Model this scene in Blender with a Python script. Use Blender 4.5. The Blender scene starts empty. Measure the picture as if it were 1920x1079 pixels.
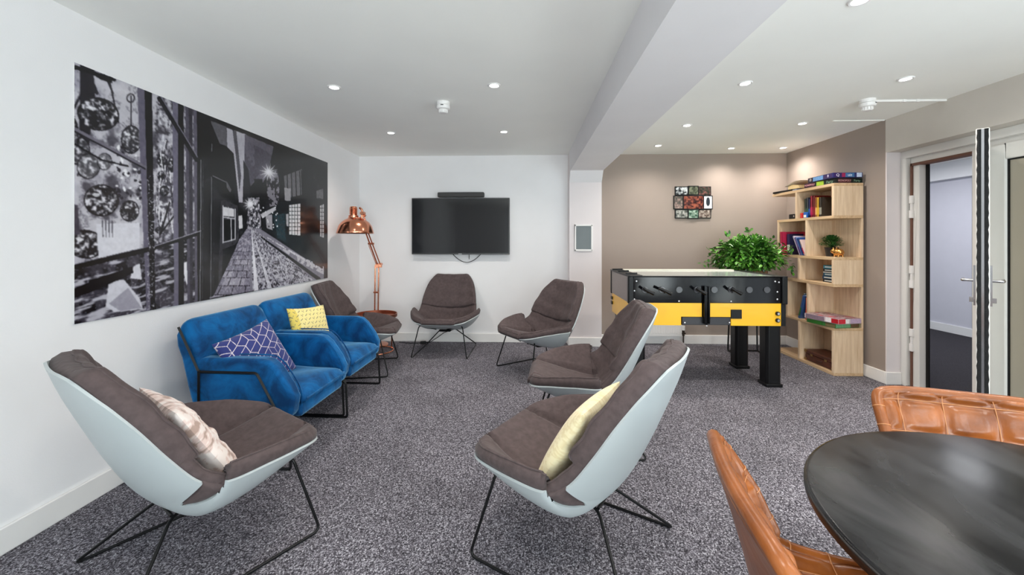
import bpy, bmesh, math, random
import numpy as np
from mathutils import Vector, Matrix, Euler
SC = bpy.context.scene
COL = SC.collection
PI = math.pi
rnd = random.Random(7)

# ------------------------------------------------------------------ camera, world, big lights, exposure
FPX, HZ, EYE = 760.0, 453.0, 1.294
YAW = math.atan(27 / FPX)
cam_data = bpy.data.cameras.new('camera'); cam = bpy.data.objects.new('camera', cam_data); COL.objects.link(cam)
cam.location = (0, 0, EYE); cam.rotation_euler = (PI / 2, 0, YAW)
cam_data.sensor_width = 36; cam_data.lens = 36 * FPX / 1920; cam_data.shift_y = -(539.5 - HZ) / 1920
cam_data.clip_start = 0.05; SC.camera = cam
SC.view_settings.view_transform = 'Standard'; SC.view_settings.look = 'None'
SC.view_settings.gamma = 1; SC.view_settings.use_curve_mapping = False
SC.view_settings.exposure = 0.17
SC.cycles.max_bounces = 14; SC.cycles.diffuse_bounces = 8; SC.cycles.transparent_max_bounces = 12
world = bpy.data.worlds.new('daylight'); SC.world = world; world.use_nodes = True
world.node_tree.nodes['Background'].inputs[0].default_value = (0.75, 0.87, 1.0, 1)
world.node_tree.nodes['Background'].inputs[1].default_value = 1.2

def area(name, loc, rot, sx, sy, power, col):
    l = bpy.data.lights.new(name, 'AREA'); l.shape = 'RECTANGLE'; l.size = sx; l.size_y = sy; l.energy = power; l.color = col
    o = bpy.data.objects.new(name, l); COL.objects.link(o); o.location = loc; o.rotation_euler = rot
    return o
# daylight coming in through the glazing behind the camera, added fills, and the corridor's own light
area('daylight_window', (2.6, -1.97, 1.25), (PI / 2, 0, 0), 1.4, 2.0, 60, (0.86, 0.93, 1.0))
area('ceiling_fill_front', (2.6, -2.45, 0.25), (math.radians(128), 0, 0), 1.5, 1.1, 55, (0.97, 0.97, 0.98))  # up-tilted fill added for the ceiling, standing in for ground bounce
area('fill_middle', (0.45, -1.97, 1.15), (PI / 2, 0, 0), 1.5, 1.9, 56, (0.88, 0.94, 1.0))  # fill added to lift the back wall, set outside the added window
area('ceiling_fill_middle', (0.45, -2.45, 0.2), (math.radians(128), 0, 0), 1.6, 1.1, 150, (0.98, 0.97, 0.95))  # strong up-tilted fill added for the left part of the ceiling
area('daylight_side', (3.60, 0.0, 1.10), (PI / 2, 0, PI / 2), 2.9, 1.9, 27, (0.76, 0.87, 1.0))
area('ceiling_fill_side', (4.05, 0.0, 0.20), (math.radians(128), 0, PI / 2), 3.0, 1.1, 75, (0.98, 0.97, 0.95))  # up-tilted fill added outside the side glazing to lift the ceiling
area('corridor_light', (4.8, 5.2, 2.36), (0, 0, 0), 0.6, 2.6, 42, (0.93, 0.95, 1.0))
DOWN_W = 21.0

# ------------------------------------------------------------------ materials
def rgb(r, g, b, k=1.0):
    f = lambda c: ((c / 255) / 12.92 if c / 255 <= 0.04045 else ((c / 255 + 0.055) / 1.055) ** 2.4) * k
    return (f(r), f(g), f(b), 1)
MATS = {}
def mat(name, col, rough=0.6, metal=0.0, var=0.0, vscale=8.0, bump=0.0, bscale=60.0, sheen=0.0, coat=0.0, spec=None, stretch=None, emis=None, estr=0.0):
    if name in MATS: return MATS[name]
    m = bpy.data.materials.new(name); m.use_nodes = True; nt = m.node_tree; b = nt.nodes['Principled BSDF']
    b.inputs['Base Color'].default_value = col; b.inputs['Roughness'].default_value = rough; b.inputs['Metallic'].default_value = metal
    if spec is not None: b.inputs['Specular IOR Level'].default_value = spec
    if sheen: b.inputs['Sheen Weight'].default_value = sheen; b.inputs['Sheen Roughness'].default_value = 0.4
    if coat: b.inputs['Coat Weight'].default_value = coat; b.inputs['Coat Roughness'].default_value = 0.08
    if emis: b.inputs['Emission Color'].default_value = emis; b.inputs['Emission Strength'].default_value = estr
    tc = nt.nodes.new('ShaderNodeTexCoord'); mp = nt.nodes.new('ShaderNodeMapping'); nt.links.new(tc.outputs['Object'], mp.inputs[0])
    if stretch: mp.inputs['Scale'].default_value = stretch
    if var or not bump:
        n = nt.nodes.new('ShaderNodeTexNoise'); n.inputs['Scale'].default_value = vscale; n.inputs['Detail'].default_value = 5
        nt.links.new(mp.outputs[0], n.inputs['Vector'])
        r = nt.nodes.new('ShaderNodeValToRGB'); v = max(var, 0.015)
        r.color_ramp.elements[0].position = 0.3; r.color_ramp.elements[1].position = 0.7
        r.color_ramp.elements[0].color = tuple(c * (1 - v) for c in col[:3]) + (1,)
        r.color_ramp.elements[1].color = tuple(min(1, c * (1 + v)) for c in col[:3]) + (1,)
        nt.links.new(n.outputs[0], r.inputs[0]); nt.links.new(r.outputs[0], b.inputs['Base Color'])
    if bump:
        n2 = nt.nodes.new('ShaderNodeTexNoise'); n2.inputs['Scale'].default_value = bscale; n2.inputs['Detail'].default_value = 4
        nt.links.new(mp.outputs[0], n2.inputs['Vector'])
        bp = nt.nodes.new('ShaderNodeBump'); bp.inputs['Strength'].default_value = bump; bp.inputs['Distance'].default_value = 0.01
        nt.links.new(n2.outputs[0], bp.inputs['Height']); nt.links.new(bp.outputs[0], b.inputs['Normal'])
    MATS[name] = m; return m

def paint_mat(name, rough=0.5, coat=0.0, sheen=0.0):       # printed surfaces: the print is stored per vertex
    m = bpy.data.materials.new(name); m.use_nodes = True; nt = m.node_tree; b = nt.nodes['Principled BSDF']
    a = nt.nodes.new('ShaderNodeVertexColor'); a.layer_name = 'print'; nt.links.new(a.outputs[0], b.inputs['Base Color'])
    b.inputs['Roughness'].default_value = rough
    if coat: b.inputs['Coat Weight'].default_value = coat; b.inputs['Coat Roughness'].default_value = 0.04
    if sheen: b.inputs['Sheen Weight'].default_value = sheen
    return m

def carpet_mat():
    m = bpy.data.materials.new('carpet'); m.use_nodes = True; nt = m.node_tree; b = nt.nodes['Principled BSDF']
    tc = nt.nodes.new('ShaderNodeTexCoord')
    def noise(s, d=2.0, rough=0.5):
        n = nt.nodes.new('ShaderNodeTexNoise'); n.inputs['Scale'].default_value = s; n.inputs['Detail'].default_value = d
        n.inputs['Roughness'].default_value = rough; nt.links.new(tc.outputs['Object'], n.inputs['Vector']); return n
    n0 = noise(90, 4.0, 0.85)
    vo = nt.nodes.new('ShaderNodeTexVoronoi'); vo.inputs['Scale'].default_value = 210; nt.links.new(tc.outputs['Object'], vo.inputs['Vector'])
    n1 = nt.nodes.new('ShaderNodeMix'); n1.data_type = 'FLOAT'; n1.inputs['Factor'].default_value = 0.42
    nt.links.new(n0.outputs[0], n1.inputs['A']); nt.links.new(vo.outputs['Color'], n1.inputs['B'])
    r = nt.nodes.new('ShaderNodeValToRGB'); e = r.color_ramp.elements
    e[0].position = 0.30; e[0].color = rgb(26, 25, 29); e[1].position = 0.74; e[1].color = rgb(206, 204, 212)
    x = e.new(0.46); x.color = rgb(78, 75, 82); x = e.new(0.57); x.color = rgb(124, 121, 129)
    nt.links.new(n1.outputs[0], r.inputs[0])
    n2 = noise(2.2, 3.0)
    r2 = nt.nodes.new('ShaderNodeValToRGB'); r2.color_ramp.elements[0].position = 0.35; r2.color_ramp.elements[0].color = (0.86, 0.86, 0.86, 1)
    r2.color_ramp.elements[1].position = 0.65; r2.color_ramp.elements[1].color = (1.1, 1.1, 1.1, 1)
    nt.links.new(n2.outputs[0], r2.inputs[0])
    mx = nt.nodes.new('ShaderNodeMix'); mx.data_type = 'RGBA'; mx.blend_type = 'MULTIPLY'; mx.inputs['Factor'].default_value = 1
    nt.links.new(r.outputs[0], mx.inputs['A']); nt.links.new(r2.outputs[0], mx.inputs['B']); nt.links.new(mx.outputs['Result'], b.inputs['Base Color'])
    bp = nt.nodes.new('ShaderNodeBump'); bp.inputs['Strength'].default_value = 0.7; bp.inputs['Distance'].default_value = 0.006
    nt.links.new(n1.outputs[0], bp.inputs['Height']); nt.links.new(bp.outputs[0], b.inputs['Normal'])
    b.inputs['Roughness'].default_value = 0.95; b.inputs['Specular IOR Level'].default_value = 0.15
    return m

def wood_mat(name, axis=(14, 14, 0.9), c1=(206, 176, 142), c2=(234, 210, 180)):
    m = bpy.data.materials.new(name); m.use_nodes = True; nt = m.node_tree; b = nt.nodes['Principled BSDF']
    tc = nt.nodes.new('ShaderNodeTexCoord'); mp = nt.nodes.new('ShaderNodeMapping'); mp.inputs['Scale'].default_value = axis
    nt.links.new(tc.outputs['Object'], mp.inputs[0])
    n = nt.nodes.new('ShaderNodeTexNoise'); n.inputs['Scale'].default_value = 3.0; n.inputs['Detail'].default_value = 8; n.inputs['Roughness'].default_value = 0.65
    nt.links.new(mp.outputs[0], n.inputs['Vector'])
    r = nt.nodes.new('ShaderNodeValToRGB'); r.color_ramp.elements[0].position = 0.32; r.color_ramp.elements[1].position = 0.66
    r.color_ramp.elements[0].color = rgb(*c1); r.color_ramp.elements[1].color = rgb(*c2)
    nt.links.new(n.outputs[0], r.inputs[0]); nt.links.new(r.outputs[0], b.inputs['Base Color']); b.inputs['Roughness'].default_value = 0.5
    return m

def leather_mat():
    m = bpy.data.materials.new('tan_leather'); m.use_nodes = True; nt = m.node_tree; b = nt.nodes['Principled BSDF']
    tc = nt.nodes.new('ShaderNodeTexCoord')
    n = nt.nodes.new('ShaderNodeTexNoise'); n.inputs['Scale'].default_value = 9; n.inputs['Detail'].default_value = 6
    nt.links.new(tc.outputs['Object'], n.inputs['Vector'])
    r = nt.nodes.new('ShaderNodeValToRGB'); r.color_ramp.elements[0].position = 0.3; r.color_ramp.elements[0].color = rgb(106, 54, 18)
    r.color_ramp.elements[1].position = 0.72; r.color_ramp.elements[1].color = rgb(166, 96, 44)
    nt.links.new(n.outputs[0], r.inputs[0]); nt.links.new(r.outputs[0], b.inputs['Base Color'])
    n2 = nt.nodes.new('ShaderNodeTexNoise'); n2.inputs['Scale'].default_value = 30; n2.inputs['Detail'].default_value = 8
    nt.links.new(tc.outputs['Object'], n2.inputs['Vector'])
    bp = nt.nodes.new('ShaderNodeBump'); bp.inputs['Strength'].default_value = 0.35; bp.inputs['Distance'].default_value = 0.006
    nt.links.new(n2.outputs[0], bp.inputs['Height']); nt.links.new(bp.outputs[0], b.inputs['Normal'])
    b.inputs['Roughness'].default_value = 0.3; return m

def velvet_mat():
    m = bpy.data.materials.new('blue_velvet'); m.use_nodes = True; nt = m.node_tree; b = nt.nodes['Principled BSDF']
    tc = nt.nodes.new('ShaderNodeTexCoord')
    n = nt.nodes.new('ShaderNodeTexNoise'); n.inputs['Scale'].default_value = 5.5; n.inputs['Detail'].default_value = 5; n.inputs['Roughness'].default_value = 0.6; n.inputs['Distortion'].default_value = 0.8
    nt.links.new(tc.outputs['Object'], n.inputs['Vector'])
    r = nt.nodes.new('ShaderNodeValToRGB'); r.color_ramp.elements[0].position = 0.36; r.color_ramp.elements[0].color = rgb(0, 54, 102)
    r.color_ramp.elements[1].position = 0.66; r.color_ramp.elements[1].color = rgb(4, 104, 170)
    nt.links.new(n.outputs[0], r.inputs[0]); nt.links.new(r.outputs[0], b.inputs['Base Color'])
    bp = nt.nodes.new('ShaderNodeBump'); bp.inputs['Strength'].default_value = 0.25; bp.inputs['Distance'].default_value = 0.02
    nt.links.new(n.outputs[0], bp.inputs['Height']); nt.links.new(bp.outputs[0], b.inputs['Normal'])
    b.inputs['Roughness'].default_value = 0.75; b.inputs['Sheen Weight'].default_value = 0.85; b.inputs['Sheen Roughness'].default_value = 0.35
    b.inputs['Sheen Tint'].default_value = (0.35, 0.72, 1.0, 1); b.inputs['Specular IOR Level'].default_value = 0.2
    return m

def table_mat():
    m = bpy.data.materials.new('scuffed_black_top'); m.use_nodes = True; nt = m.node_tree; b = nt.nodes['Principled BSDF']
    tc = nt.nodes.new('ShaderNodeTexCoord'); mp = nt.nodes.new('ShaderNodeMapping'); mp.inputs['Scale'].default_value = (4.5, 2.2, 3); mp.inputs['Rotation'].default_value = (0, 0, 1.0)
    nt.links.new(tc.outputs['Object'], mp.inputs[0])
    n = nt.nodes.new('ShaderNodeTexNoise'); n.inputs['Scale'].default_value = 1.6; n.inputs['Detail'].default_value = 9; n.inputs['Distortion'].default_value = 0.5
    nt.links.new(mp.outputs[0], n.inputs['Vector'])
    r = nt.nodes.new('ShaderNodeValToRGB'); r.color_ramp.elements[0].position = 0.40; r.color_ramp.elements[0].color = rgb(15, 15, 17)
    r.color_ramp.elements[1].position = 0.68; r.color_ramp.elements[1].color = rgb(58, 59, 61)
    nt.links.new(n.outputs[0], r.inputs[0]); nt.links.new(r.outputs[0], b.inputs['Base Color'])
    b.inputs['Specular IOR Level'].default_value = 0.18
    r3 = nt.nodes.new('ShaderNodeMapRange'); r3.inputs['To Min'].default_value = 0.08; r3.inputs['To Max'].default_value = 0.34
    nt.links.new(n.outputs[0], r3.inputs['Value']); nt.links.new(r3.outputs[0], b.inputs['Roughness'])
    return m

def clear_glass(name='clear_glass', tint=(0.94, 0.97, 0.96, 1), gloss=0.1):
    m = bpy.data.materials.new(name); m.use_nodes = True; nt = m.node_tree; nt.nodes.clear()
    o = nt.nodes.new('ShaderNodeOutputMaterial'); t = nt.nodes.new('ShaderNodeBsdfTransparent'); t.inputs[0].default_value = tint
    g = nt.nodes.new('ShaderNodeBsdfGlossy'); g.inputs['Roughness'].default_value = 0.03; mx = nt.nodes.new('ShaderNodeMixShader'); mx.inputs[0].default_value = gloss
    nt.links.new(t.outputs[0], mx.inputs[1]); nt.links.new(g.outputs[0], mx.inputs[2]); nt.links.new(mx.outputs[0], o.inputs[0]); return m

M_WHITE = mat('white_wall_paint', rgb(238, 237, 238), 0.75, var=0.015, vscale=3, bump=0.06, bscale=180)
M_CEIL = mat('ceiling_paint', rgb(247, 247, 243), 0.85, var=0.012, vscale=2, bump=0.05, bscale=120)
M_BEAM = mat('beam_paint', rgb(232, 230, 232), 0.8, var=0.012, vscale=3, bump=0.05, bscale=150)
M_PILLAR = mat('pillar_paint', rgb(226, 219, 220), 0.8, var=0.012, vscale=3)
M_TAUPE = mat('taupe_wall_paint', rgb(156, 143, 134), 0.75, var=0.02, vscale=2.5, bump=0.05, bscale=180)
M_TRIM = mat('white_gloss_trim', rgb(236, 234, 232), 0.4, var=0.01)
M_UPVC = mat('white_upvc', rgb(226, 224, 220), 0.35, var=0.01)
M_BLACK = mat('black_powder_coat', rgb(9, 9, 11), 0.4, var=0.05, spec=0.3)
M_BLACKGLOSS = mat('black_gloss', rgb(9, 9, 12), 0.10, var=0.02, spec=0.22)
M_CHROME = mat('chrome', rgb(190, 190, 192), 0.22, 1.0, var=0.01)
M_COPPER = mat('polished_copper', rgb(224, 150, 118), 0.17, 1.0, var=0.02)
M_SHELL = mat('pale_blue_grey_shell', rgb(180, 188, 190), 0.45, var=0.015, vscale=4)
M_FABRIC = mat('brown_grey_suede', rgb(84, 73, 73), 0.9, var=0.16, vscale=38, bump=0.4, bscale=26, sheen=0.12, spec=0.15)
M_CARPET = carpet_mat(); M_LEATHER = leather_mat(); M_VELVET = velvet_mat(); M_TABLE = table_mat()
M_OAK = wood_mat('pale_oak', (14, 14, 0.9)); M_OAKH = wood_mat('pale_oak_plank', (14, 0.9, 14), (190, 156, 118), (220, 190, 152))
M_STITCH = mat('pale_stitching', rgb(206, 146, 98), 0.6, var=0.02)
M_GLASS = clear_glass()

# ------------------------------------------------------------------ geometry helpers
class MB:
    def __init__(s): s.v = []; s.f = []
    def add(s, v, f):
        n = len(s.v); s.v += [tuple(p) for p in v]; s.f += [tuple(i + n for i in q) for q in f]; return s
    def box(s, c, d, rot=None):
        hx, hy, hz = d[0] / 2, d[1] / 2, d[2] / 2
        p = [Vector((x, y, z)) for x in (-hx, hx) for y in (-hy, hy) for z in (-hz, hz)]
        R = Euler(rot).to_matrix() if rot else Matrix.Identity(3)
        return s.add([R @ q + Vector(c) for q in p], [(0, 1, 3, 2), (4, 6, 7, 5), (0, 4, 5, 1), (2, 3, 7, 6), (0, 2, 6, 4), (1, 5, 7, 3)])
    def bb(s, x0, x1, y0, y1, z0, z1): return s.box(((x0 + x1) / 2, (y0 + y1) / 2, (z0 + z1) / 2), (abs(x1 - x0), abs(y1 - y0), abs(z1 - z0)))
    def tube(s, pts, r, n=8, closed=False, caps=True):
        pts = [Vector(p) for p in pts]; m = len(pts); rs = r if isinstance(r, (list, tuple)) else [r] * m
        v = []; up = None
        for i, p in enumerate(pts):
            a = pts[(i - 1) % m] if (closed or i) else p; b = pts[(i + 1) % m] if (closed or i < m - 1) else p
            t = (b - a).normalized()
            if up is None: up = Vector((0, 0, 1)) if abs(t.z) < 0.9 else Vector((1, 0, 0))
            x = t.cross(up).normalized(); up = x.cross(t).normalized()
            for k in range(n):
                an = 2 * PI * k / n; v.append(p + (x * math.cos(an) + up * math.sin(an)) * rs[i])
        f = []
        for i in range(m if closed else m - 1):
            for k in range(n):
                a = i * n + k; b = i * n + (k + 1) % n; j = (i + 1) % m
                f.append((a, b, j * n + (k + 1) % n, j * n + k))
        if caps and not closed: f += [tuple(reversed(range(n))), tuple(range((m - 1) * n, m * n))]
        return s.add(v, f)
    def cyl(s, a, b, r, n=20, r2=None): return s.tube([a, b], [r, r if r2 is None else r2], n)
    def lathe(s, prof, c=(0, 0, 0), n=32, M=None):
        v = []; f = []; m = len(prof)
        for r, z in prof:
            for k in range(n):
                p = Vector((r * math.cos(2 * PI * k / n), r * math.sin(2 * PI * k / n), z))
                v.append((M @ p if M else p) + Vector(c))
        for i in range(m - 1):
            for k in range(n): f.append((i * n + k, i * n + (k + 1) % n, (i + 1) * n + (k + 1) % n, (i + 1) * n + k))
        if prof[0][0] > 1e-5: f.append(tuple(reversed(range(n))))
        if prof[-1][0] > 1e-5: f.append(tuple(range((m - 1) * n, m * n)))
        return s.add(v, f)
    def prism(s, poly, h0, h1, axis='z'):
        n = len(poly); mk = {'z': lambda a, b, h: (a, b, h), 'x': lambda a, b, h: (h, a, b), 'y': lambda a, b, h: (a, h, b)}[axis]
        v = [mk(a, b, h0) for a, b in poly] + [mk(a, b, h1) for a, b in poly]
        f = [tuple(reversed(range(n))), tuple(range(n, 2 * n))] + [(i, (i + 1) % n, n + (i + 1) % n, n + i) for i in range(n)]
        return s.add(v, f)
    def grid(s, P, flip=False):
        m, n = len(P), len(P[0]); v = [p for row in P for p in row]; f = []
        for i in range(m - 1):
            for j in range(n - 1):
                q = (i * n + j, i * n + j + 1, (i + 1) * n + j + 1, (i + 1) * n + j); f.append(q[::-1] if flip else q)
        return s.add(v, f)
    def ball(s, c, r, sx=1, sy=1, sz=1, n=16):
        prof = [(max(1e-6, math.sin(PI * i / n)) * r, -math.cos(PI * i / n) * r) for i in range(n + 1)]
        M = Matrix.Diagonal((sx, sy, sz)); return s.lathe(prof, c, 2 * n, M)
    def build(s, name, m, parent=None, smooth=False, bevel=0.0, seg=2, auto=None, sub=0, fix=True):
        me = bpy.data.meshes.new(name); me.from_pydata(s.v, [], s.f); me.update()
        if fix:
            bm = bmesh.new(); bm.from_mesh(me); bmesh.ops.remove_doubles(bm, verts=bm.verts, dist=1e-5)
            bmesh.ops.recalc_face_normals(bm, faces=bm.faces); bm.to_mesh(me); bm.free()
        o = bpy.data.objects.new(name, me); COL.objects.link(o)
        for q in (m if isinstance(m, (list, tuple)) else [m]): me.materials.append(q)
        if smooth or bevel or sub: me.shade_smooth()
        if auto is None and (bevel or smooth): auto = 40
        if bevel:
            b = o.modifiers.new('bevel', 'BEVEL'); b.width = bevel; b.segments = seg; b.limit_method = 'ANGLE'; b.angle_limit = math.radians(35)
        if sub:
            b = o.modifiers.new('sub', 'SUBSURF'); b.levels = sub; b.render_levels = sub
        elif auto and auto < 180: me.set_sharp_from_angle(angle=math.radians(auto))
        if bevel:
            w = o.modifiers.new('wn', 'WEIGHTED_NORMAL'); w.keep_sharp = True
        if parent: o.parent = parent
        return o

def tag(o, label, cat, group=None):
    o['label'] = label; o['category'] = cat
    if group: o['group'] = group
    return o
def thing(name, label, cat, loc=(0, 0, 0), rz=0.0, group=None):
    o = bpy.data.objects.new(name, None); o.empty_display_size = 0.1; COL.objects.link(o)
    o.location = loc; o.rotation_euler = (0, 0, rz); return tag(o, label, cat, group)
def struct(o): o['kind'] = 'structure'; return o
def dup(root, loc, rz, label=None):
    def cp(o, par):
        c = o.copy(); COL.objects.link(c); c.parent = par
        for ch in kids[o.name]: cp(ch, c)
        return c
    kids = {}
    def walk(o):
        kids[o.name] = list(o.children)
        for ch in o.children: walk(ch)
    walk(root)
    r = cp(root, None); r.location = loc; r.rotation_euler = (0, 0, rz)
    if label: r['label'] = label
    return r
def fillet(pts, r=0.03, n=4):
    pts = [Vector(p) for p in pts]; out = [pts[0]]
    for i in range(1, len(pts) - 1):
        a = (pts[i - 1] - pts[i]); b = (pts[i + 1] - pts[i]); d = min(r, a.length * 0.45, b.length * 0.45)
        p = pts[i] + a.normalized() * d; q = pts[i] + b.normalized() * d
        for k in range(n + 1):
            t = k / n; out.append(p * (1 - t) ** 2 + pts[i] * 2 * t * (1 - t) + q * t * t)
    out.append(pts[-1]); return out
def spl(ts, pts, t):
    """catmull-rom interpolation of tuples"""
    n = len(ts); t = min(max(t, ts[0]), ts[-1]); i = 0
    while i < n - 2 and t > ts[i + 1]: i += 1
    u = (t - ts[i]) / (ts[i + 1] - ts[i]); p = [np.array(pts[max(0, min(n - 1, i + k))], float) for k in (-1, 0, 1, 2)]
    return 0.5 * ((2 * p[1]) + (-p[0] + p[2]) * u + (2 * p[0] - 5 * p[1] + 4 * p[2] - p[3]) * u * u + (-p[0] + 3 * p[1] - 3 * p[2] + p[3]) * u ** 3)
def text_mesh(mb, txt, size, M, extrude=0.0006):
    c = bpy.data.curves.new('lettering', 'FONT'); c.body = txt; c.size = size; c.extrude = extrude; c.align_x = 'CENTER'; c.align_y = 'CENTER'; c.resolution_u = 3
    o = bpy.data.objects.new('lettering', c); me = o.to_mesh()
    mb.add([M @ v.co for v in me.vertices], [tuple(p.vertices) for p in me.polygons])
    o.to_mesh_clear(); bpy.data.objects.remove(o); bpy.data.curves.remove(c)

# ------------------------------------------------------------------ small raster kit for prints (values per vertex)
def vnoise(x, y, seed=0):
    xi = np.floor(x).astype(np.int64); yi = np.floor(y).astype(np.int64); fx = x - xi; fy = y - yi
    fx = fx * fx * (3 - 2 * fx); fy = fy * fy * (3 - 2 * fy)
    def h(a, b):
        n = (a * 374761393 + b * 668265263 + seed * 69069) & 0x7fffffff; n = ((n ^ (n >> 13)) * 1274126177) & 0x7fffffff
        return ((n ^ (n >> 16)) & 0xffff) / 65535.0
    return (h(xi, yi) * (1 - fx) + h(xi + 1, yi) * fx) * (1 - fy) + (h(xi, yi + 1) * (1 - fx) + h(xi + 1, yi + 1) * fx) * fy
def fbm(x, y, seed=0, o=4):
    s = 0; a = 0.5
    for k in range(o): s = s + a * vnoise(x * 2 ** k, y * 2 ** k, seed + k); a *= 0.5
    return s / (1 - 0.5 ** o)
class Ras:
    def __init__(s, _, U, V, col): s.U = U; s.V = V; s.c = np.zeros(U.shape + (3,)); s.c[:] = [x / 255 for x in col]
    def put(s, mask, col, a=1.0):
        c = np.array(col, float) / 255 if not isinstance(col, np.ndarray) else col
        w = (mask * a)[..., None] if mask.dtype != bool else (mask.astype(float) * a)[..., None]
        s.c = s.c * (1 - w) + c * w
    def poly(s, pts):
        m = np.zeros(s.U.shape, bool); n = len(pts)
        for i in range(n):
            x0, y0 = pts[i]; x1, y1 = pts[(i + 1) % n]
            if y0 == y1: continue
            c = ((s.V >= min(y0, y1)) & (s.V < max(y0, y1))) & (s.U < x0 + (s.V - y0) * (x1 - x0) / (y1 - y0)); m ^= c
        return m
    def line(s, p, q, w, w2=None):
        px, py = p; dx, dy = q[0] - px, q[1] - py; L2 = dx * dx + dy * dy
        t = np.clip(((s.U - px) * dx + (s.V - py) * dy) / L2, 0, 1); d = np.hypot(s.U - px - t * dx, s.V - py - t * dy)
        ww = w if w2 is None else w + (w2 - w) * t
        return d < ww / 2
    def ell(s, cx, cy, rx, ry, rot=0.0):
        x = s.U - cx; y = s.V - cy; c, n = math.cos(rot), math.sin(rot)
        return ((x * c + y * n) / rx) ** 2 + ((-x * n + y * c) / ry) ** 2
def colour_verts(me, cols):
    """cols (n,3) sRGB 0..1 -> linear float colour attribute"""
    c = np.clip(cols, 0, 1); lin = np.where(c <= 0.04045, c / 12.92, ((c + 0.055) / 1.055) ** 2.4)
    a = me.color_attributes.new('print', 'FLOAT_COLOR', 'POINT'); a.data.foreach_set('color', np.c_[lin, np.ones(len(lin))].astype(np.float32).ravel())
# ================================================================== THE ROOM
XL, XR, YB, ZC = -2.17, 3.26, 5.20, 2.40
YF = -1.80
struct(MB().bb(-2.4, 6.3, YF - 0.2, 8.2, -0.1, 0.0).build('floor', M_CARPET))
struct(MB().bb(-2.4, 6.3, YF - 0.2, 8.2, ZC, ZC + 0.1).build('ceiling', M_CEIL))
struct(MB().bb(XL - 0.15, XL, YF, YB + 0.15, 0, ZC).build('wall_left', M_WHITE))
struct(MB().bb(XL, 0.53, YB, YB + 0.15, 0, ZC).build('wall_back_left', M_WHITE))
struct(MB().bb(0.53, XR + 0.2, YB, YB + 0.15, 0, ZC).build('wall_back_right', M_TAUPE))
struct(MB().bb(XR, 3.50, 3.80, YB, 0, ZC).build('wall_right', M_TAUPE))
struct(MB().bb(XR, 3.50, 3.788, 3.7999, 0, 2.10).build('trim_1', M_PILLAR))
struct(MB().bb(XR, 3.56, YF, 3.7999, 2.10, ZC).build('wall_right_bulkhead', mat('bulkhead_paint', rgb(204, 198, 190), .8, var=.012, bump=.05, bscale=150)))
struct(MB().bb(3.38, 3.51, 1.5, 1.9, 0, 2.10).bb(3.38, 3.51, YF, -1.5, 0, 2.10).bb(3.38, 3.51, -1.5, 1.5, 0, .12).build('wall_right_front', M_WHITE))
struct(MB().bb(3.50, 3.56, 3.80, YB, 0, ZC).build('wall_right_outer', M_WHITE))
# beam and pillar with a small haunch
b = MB(); b.bb(0.53, 0.925, YF, 4.905, 2.15, ZC)
b.prism([(4.905, ZC), (4.905, 2.15), (5.02, 2.02), (5.02, ZC)], 0.53, 0.925, 'x')
struct(b.build('beam', M_BEAM))
struct(MB().bb(0.53, 0.925, 5.02, YB, 0, ZC).build('pillar', M_PILLAR))
# front wall (behind the camera) with its window and an added one
fw = MB()
fw.bb(XL, -.35, YF - .1, YF, 0, ZC); fw.bb(-.35, 1.25, YF - .1, YF, 0, .12); fw.bb(-.35, 1.25, YF - .1, YF, 2.2, ZC); fw.bb(1.25, 1.85, YF - .1, YF, 0, ZC); fw.bb(1.85, 3.35, YF - .1, YF, 0, 0.12); fw.bb(1.85, 3.35, YF - .1, YF, 2.3, ZC); fw.bb(3.35, 3.56, YF - .1, YF, 0, ZC)
struct(fw.build('wall_front', M_WHITE))
for n, (x0, x1, z0, z1, k) in enumerate([(1.85, 3.35, 0.12, 2.3, 2), (-.35, 1.25, .12, 2.2, 2)]):  # second window is added to bring fill to back wall and ceiling
    w = MB(); fr = 0.05
    w.bb(x0, x1, YF - .08, YF - .02, z0, z0 + fr); w.bb(x0, x1, YF - .08, YF - .02, z1 - fr, z1)
    for i in range(k + 1):
        x = x0 + (x1 - x0 - fr) * i / k; w.bb(x, x + fr, YF - .08, YF - .02, z0 + fr, z1 - fr)
    wo = struct(w.build('window_%d' % (1 + 2 * n), M_UPVC)); MB().bb(x0 + .01, x1 - .01, YF - .052, YF - .048, z0 + .01, z1 - .01).build('pane', M_GLASS, wo)
w = MB(); w.bb(3.40, 3.46, -1.5, 1.5, .12, .18).bb(3.40, 3.46, -1.5, 1.5, 2.04, 2.10)
for i in range(4): w.bb(3.40, 3.46, -1.5 + 2.95 * i / 3, -1.45 + 2.95 * i / 3, .18, 2.04)
wo = struct(w.build('window_2', M_UPVC)); MB().bb(3.428, 3.432, -1.49, 1.49, .13, 2.09).build('pane', M_GLASS, wo)
# skirting
def base(name, x0, x1, y0, y1, m=M_TRIM): struct(MB().bb(x0, x1, y0, y1, 0, 0.112).build(name, m, bevel=0.004))
base('baseboard_left', XL, XL + 0.016, YF, YB); base('baseboard_back_left', XL + 0.016, 0.53, YB - 0.016, YB)
base('baseboard_back_right', 0.94, XR - 0.016, YB - 0.016, YB); base('baseboard_right', XR - 0.016, XR, 3.788, YB)
base('baseboard_pillar', 0.53, 0.94, 5.004, 5.02); base('baseboard_pillar_side', 0.925, 0.941, 5.02, YB); base('baseboard_pillar_left', 0.514, 0.53, 5.004, YB)
base('baseboard_return', XR - 0.016, 3.38, 3.772, 3.788)
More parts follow.
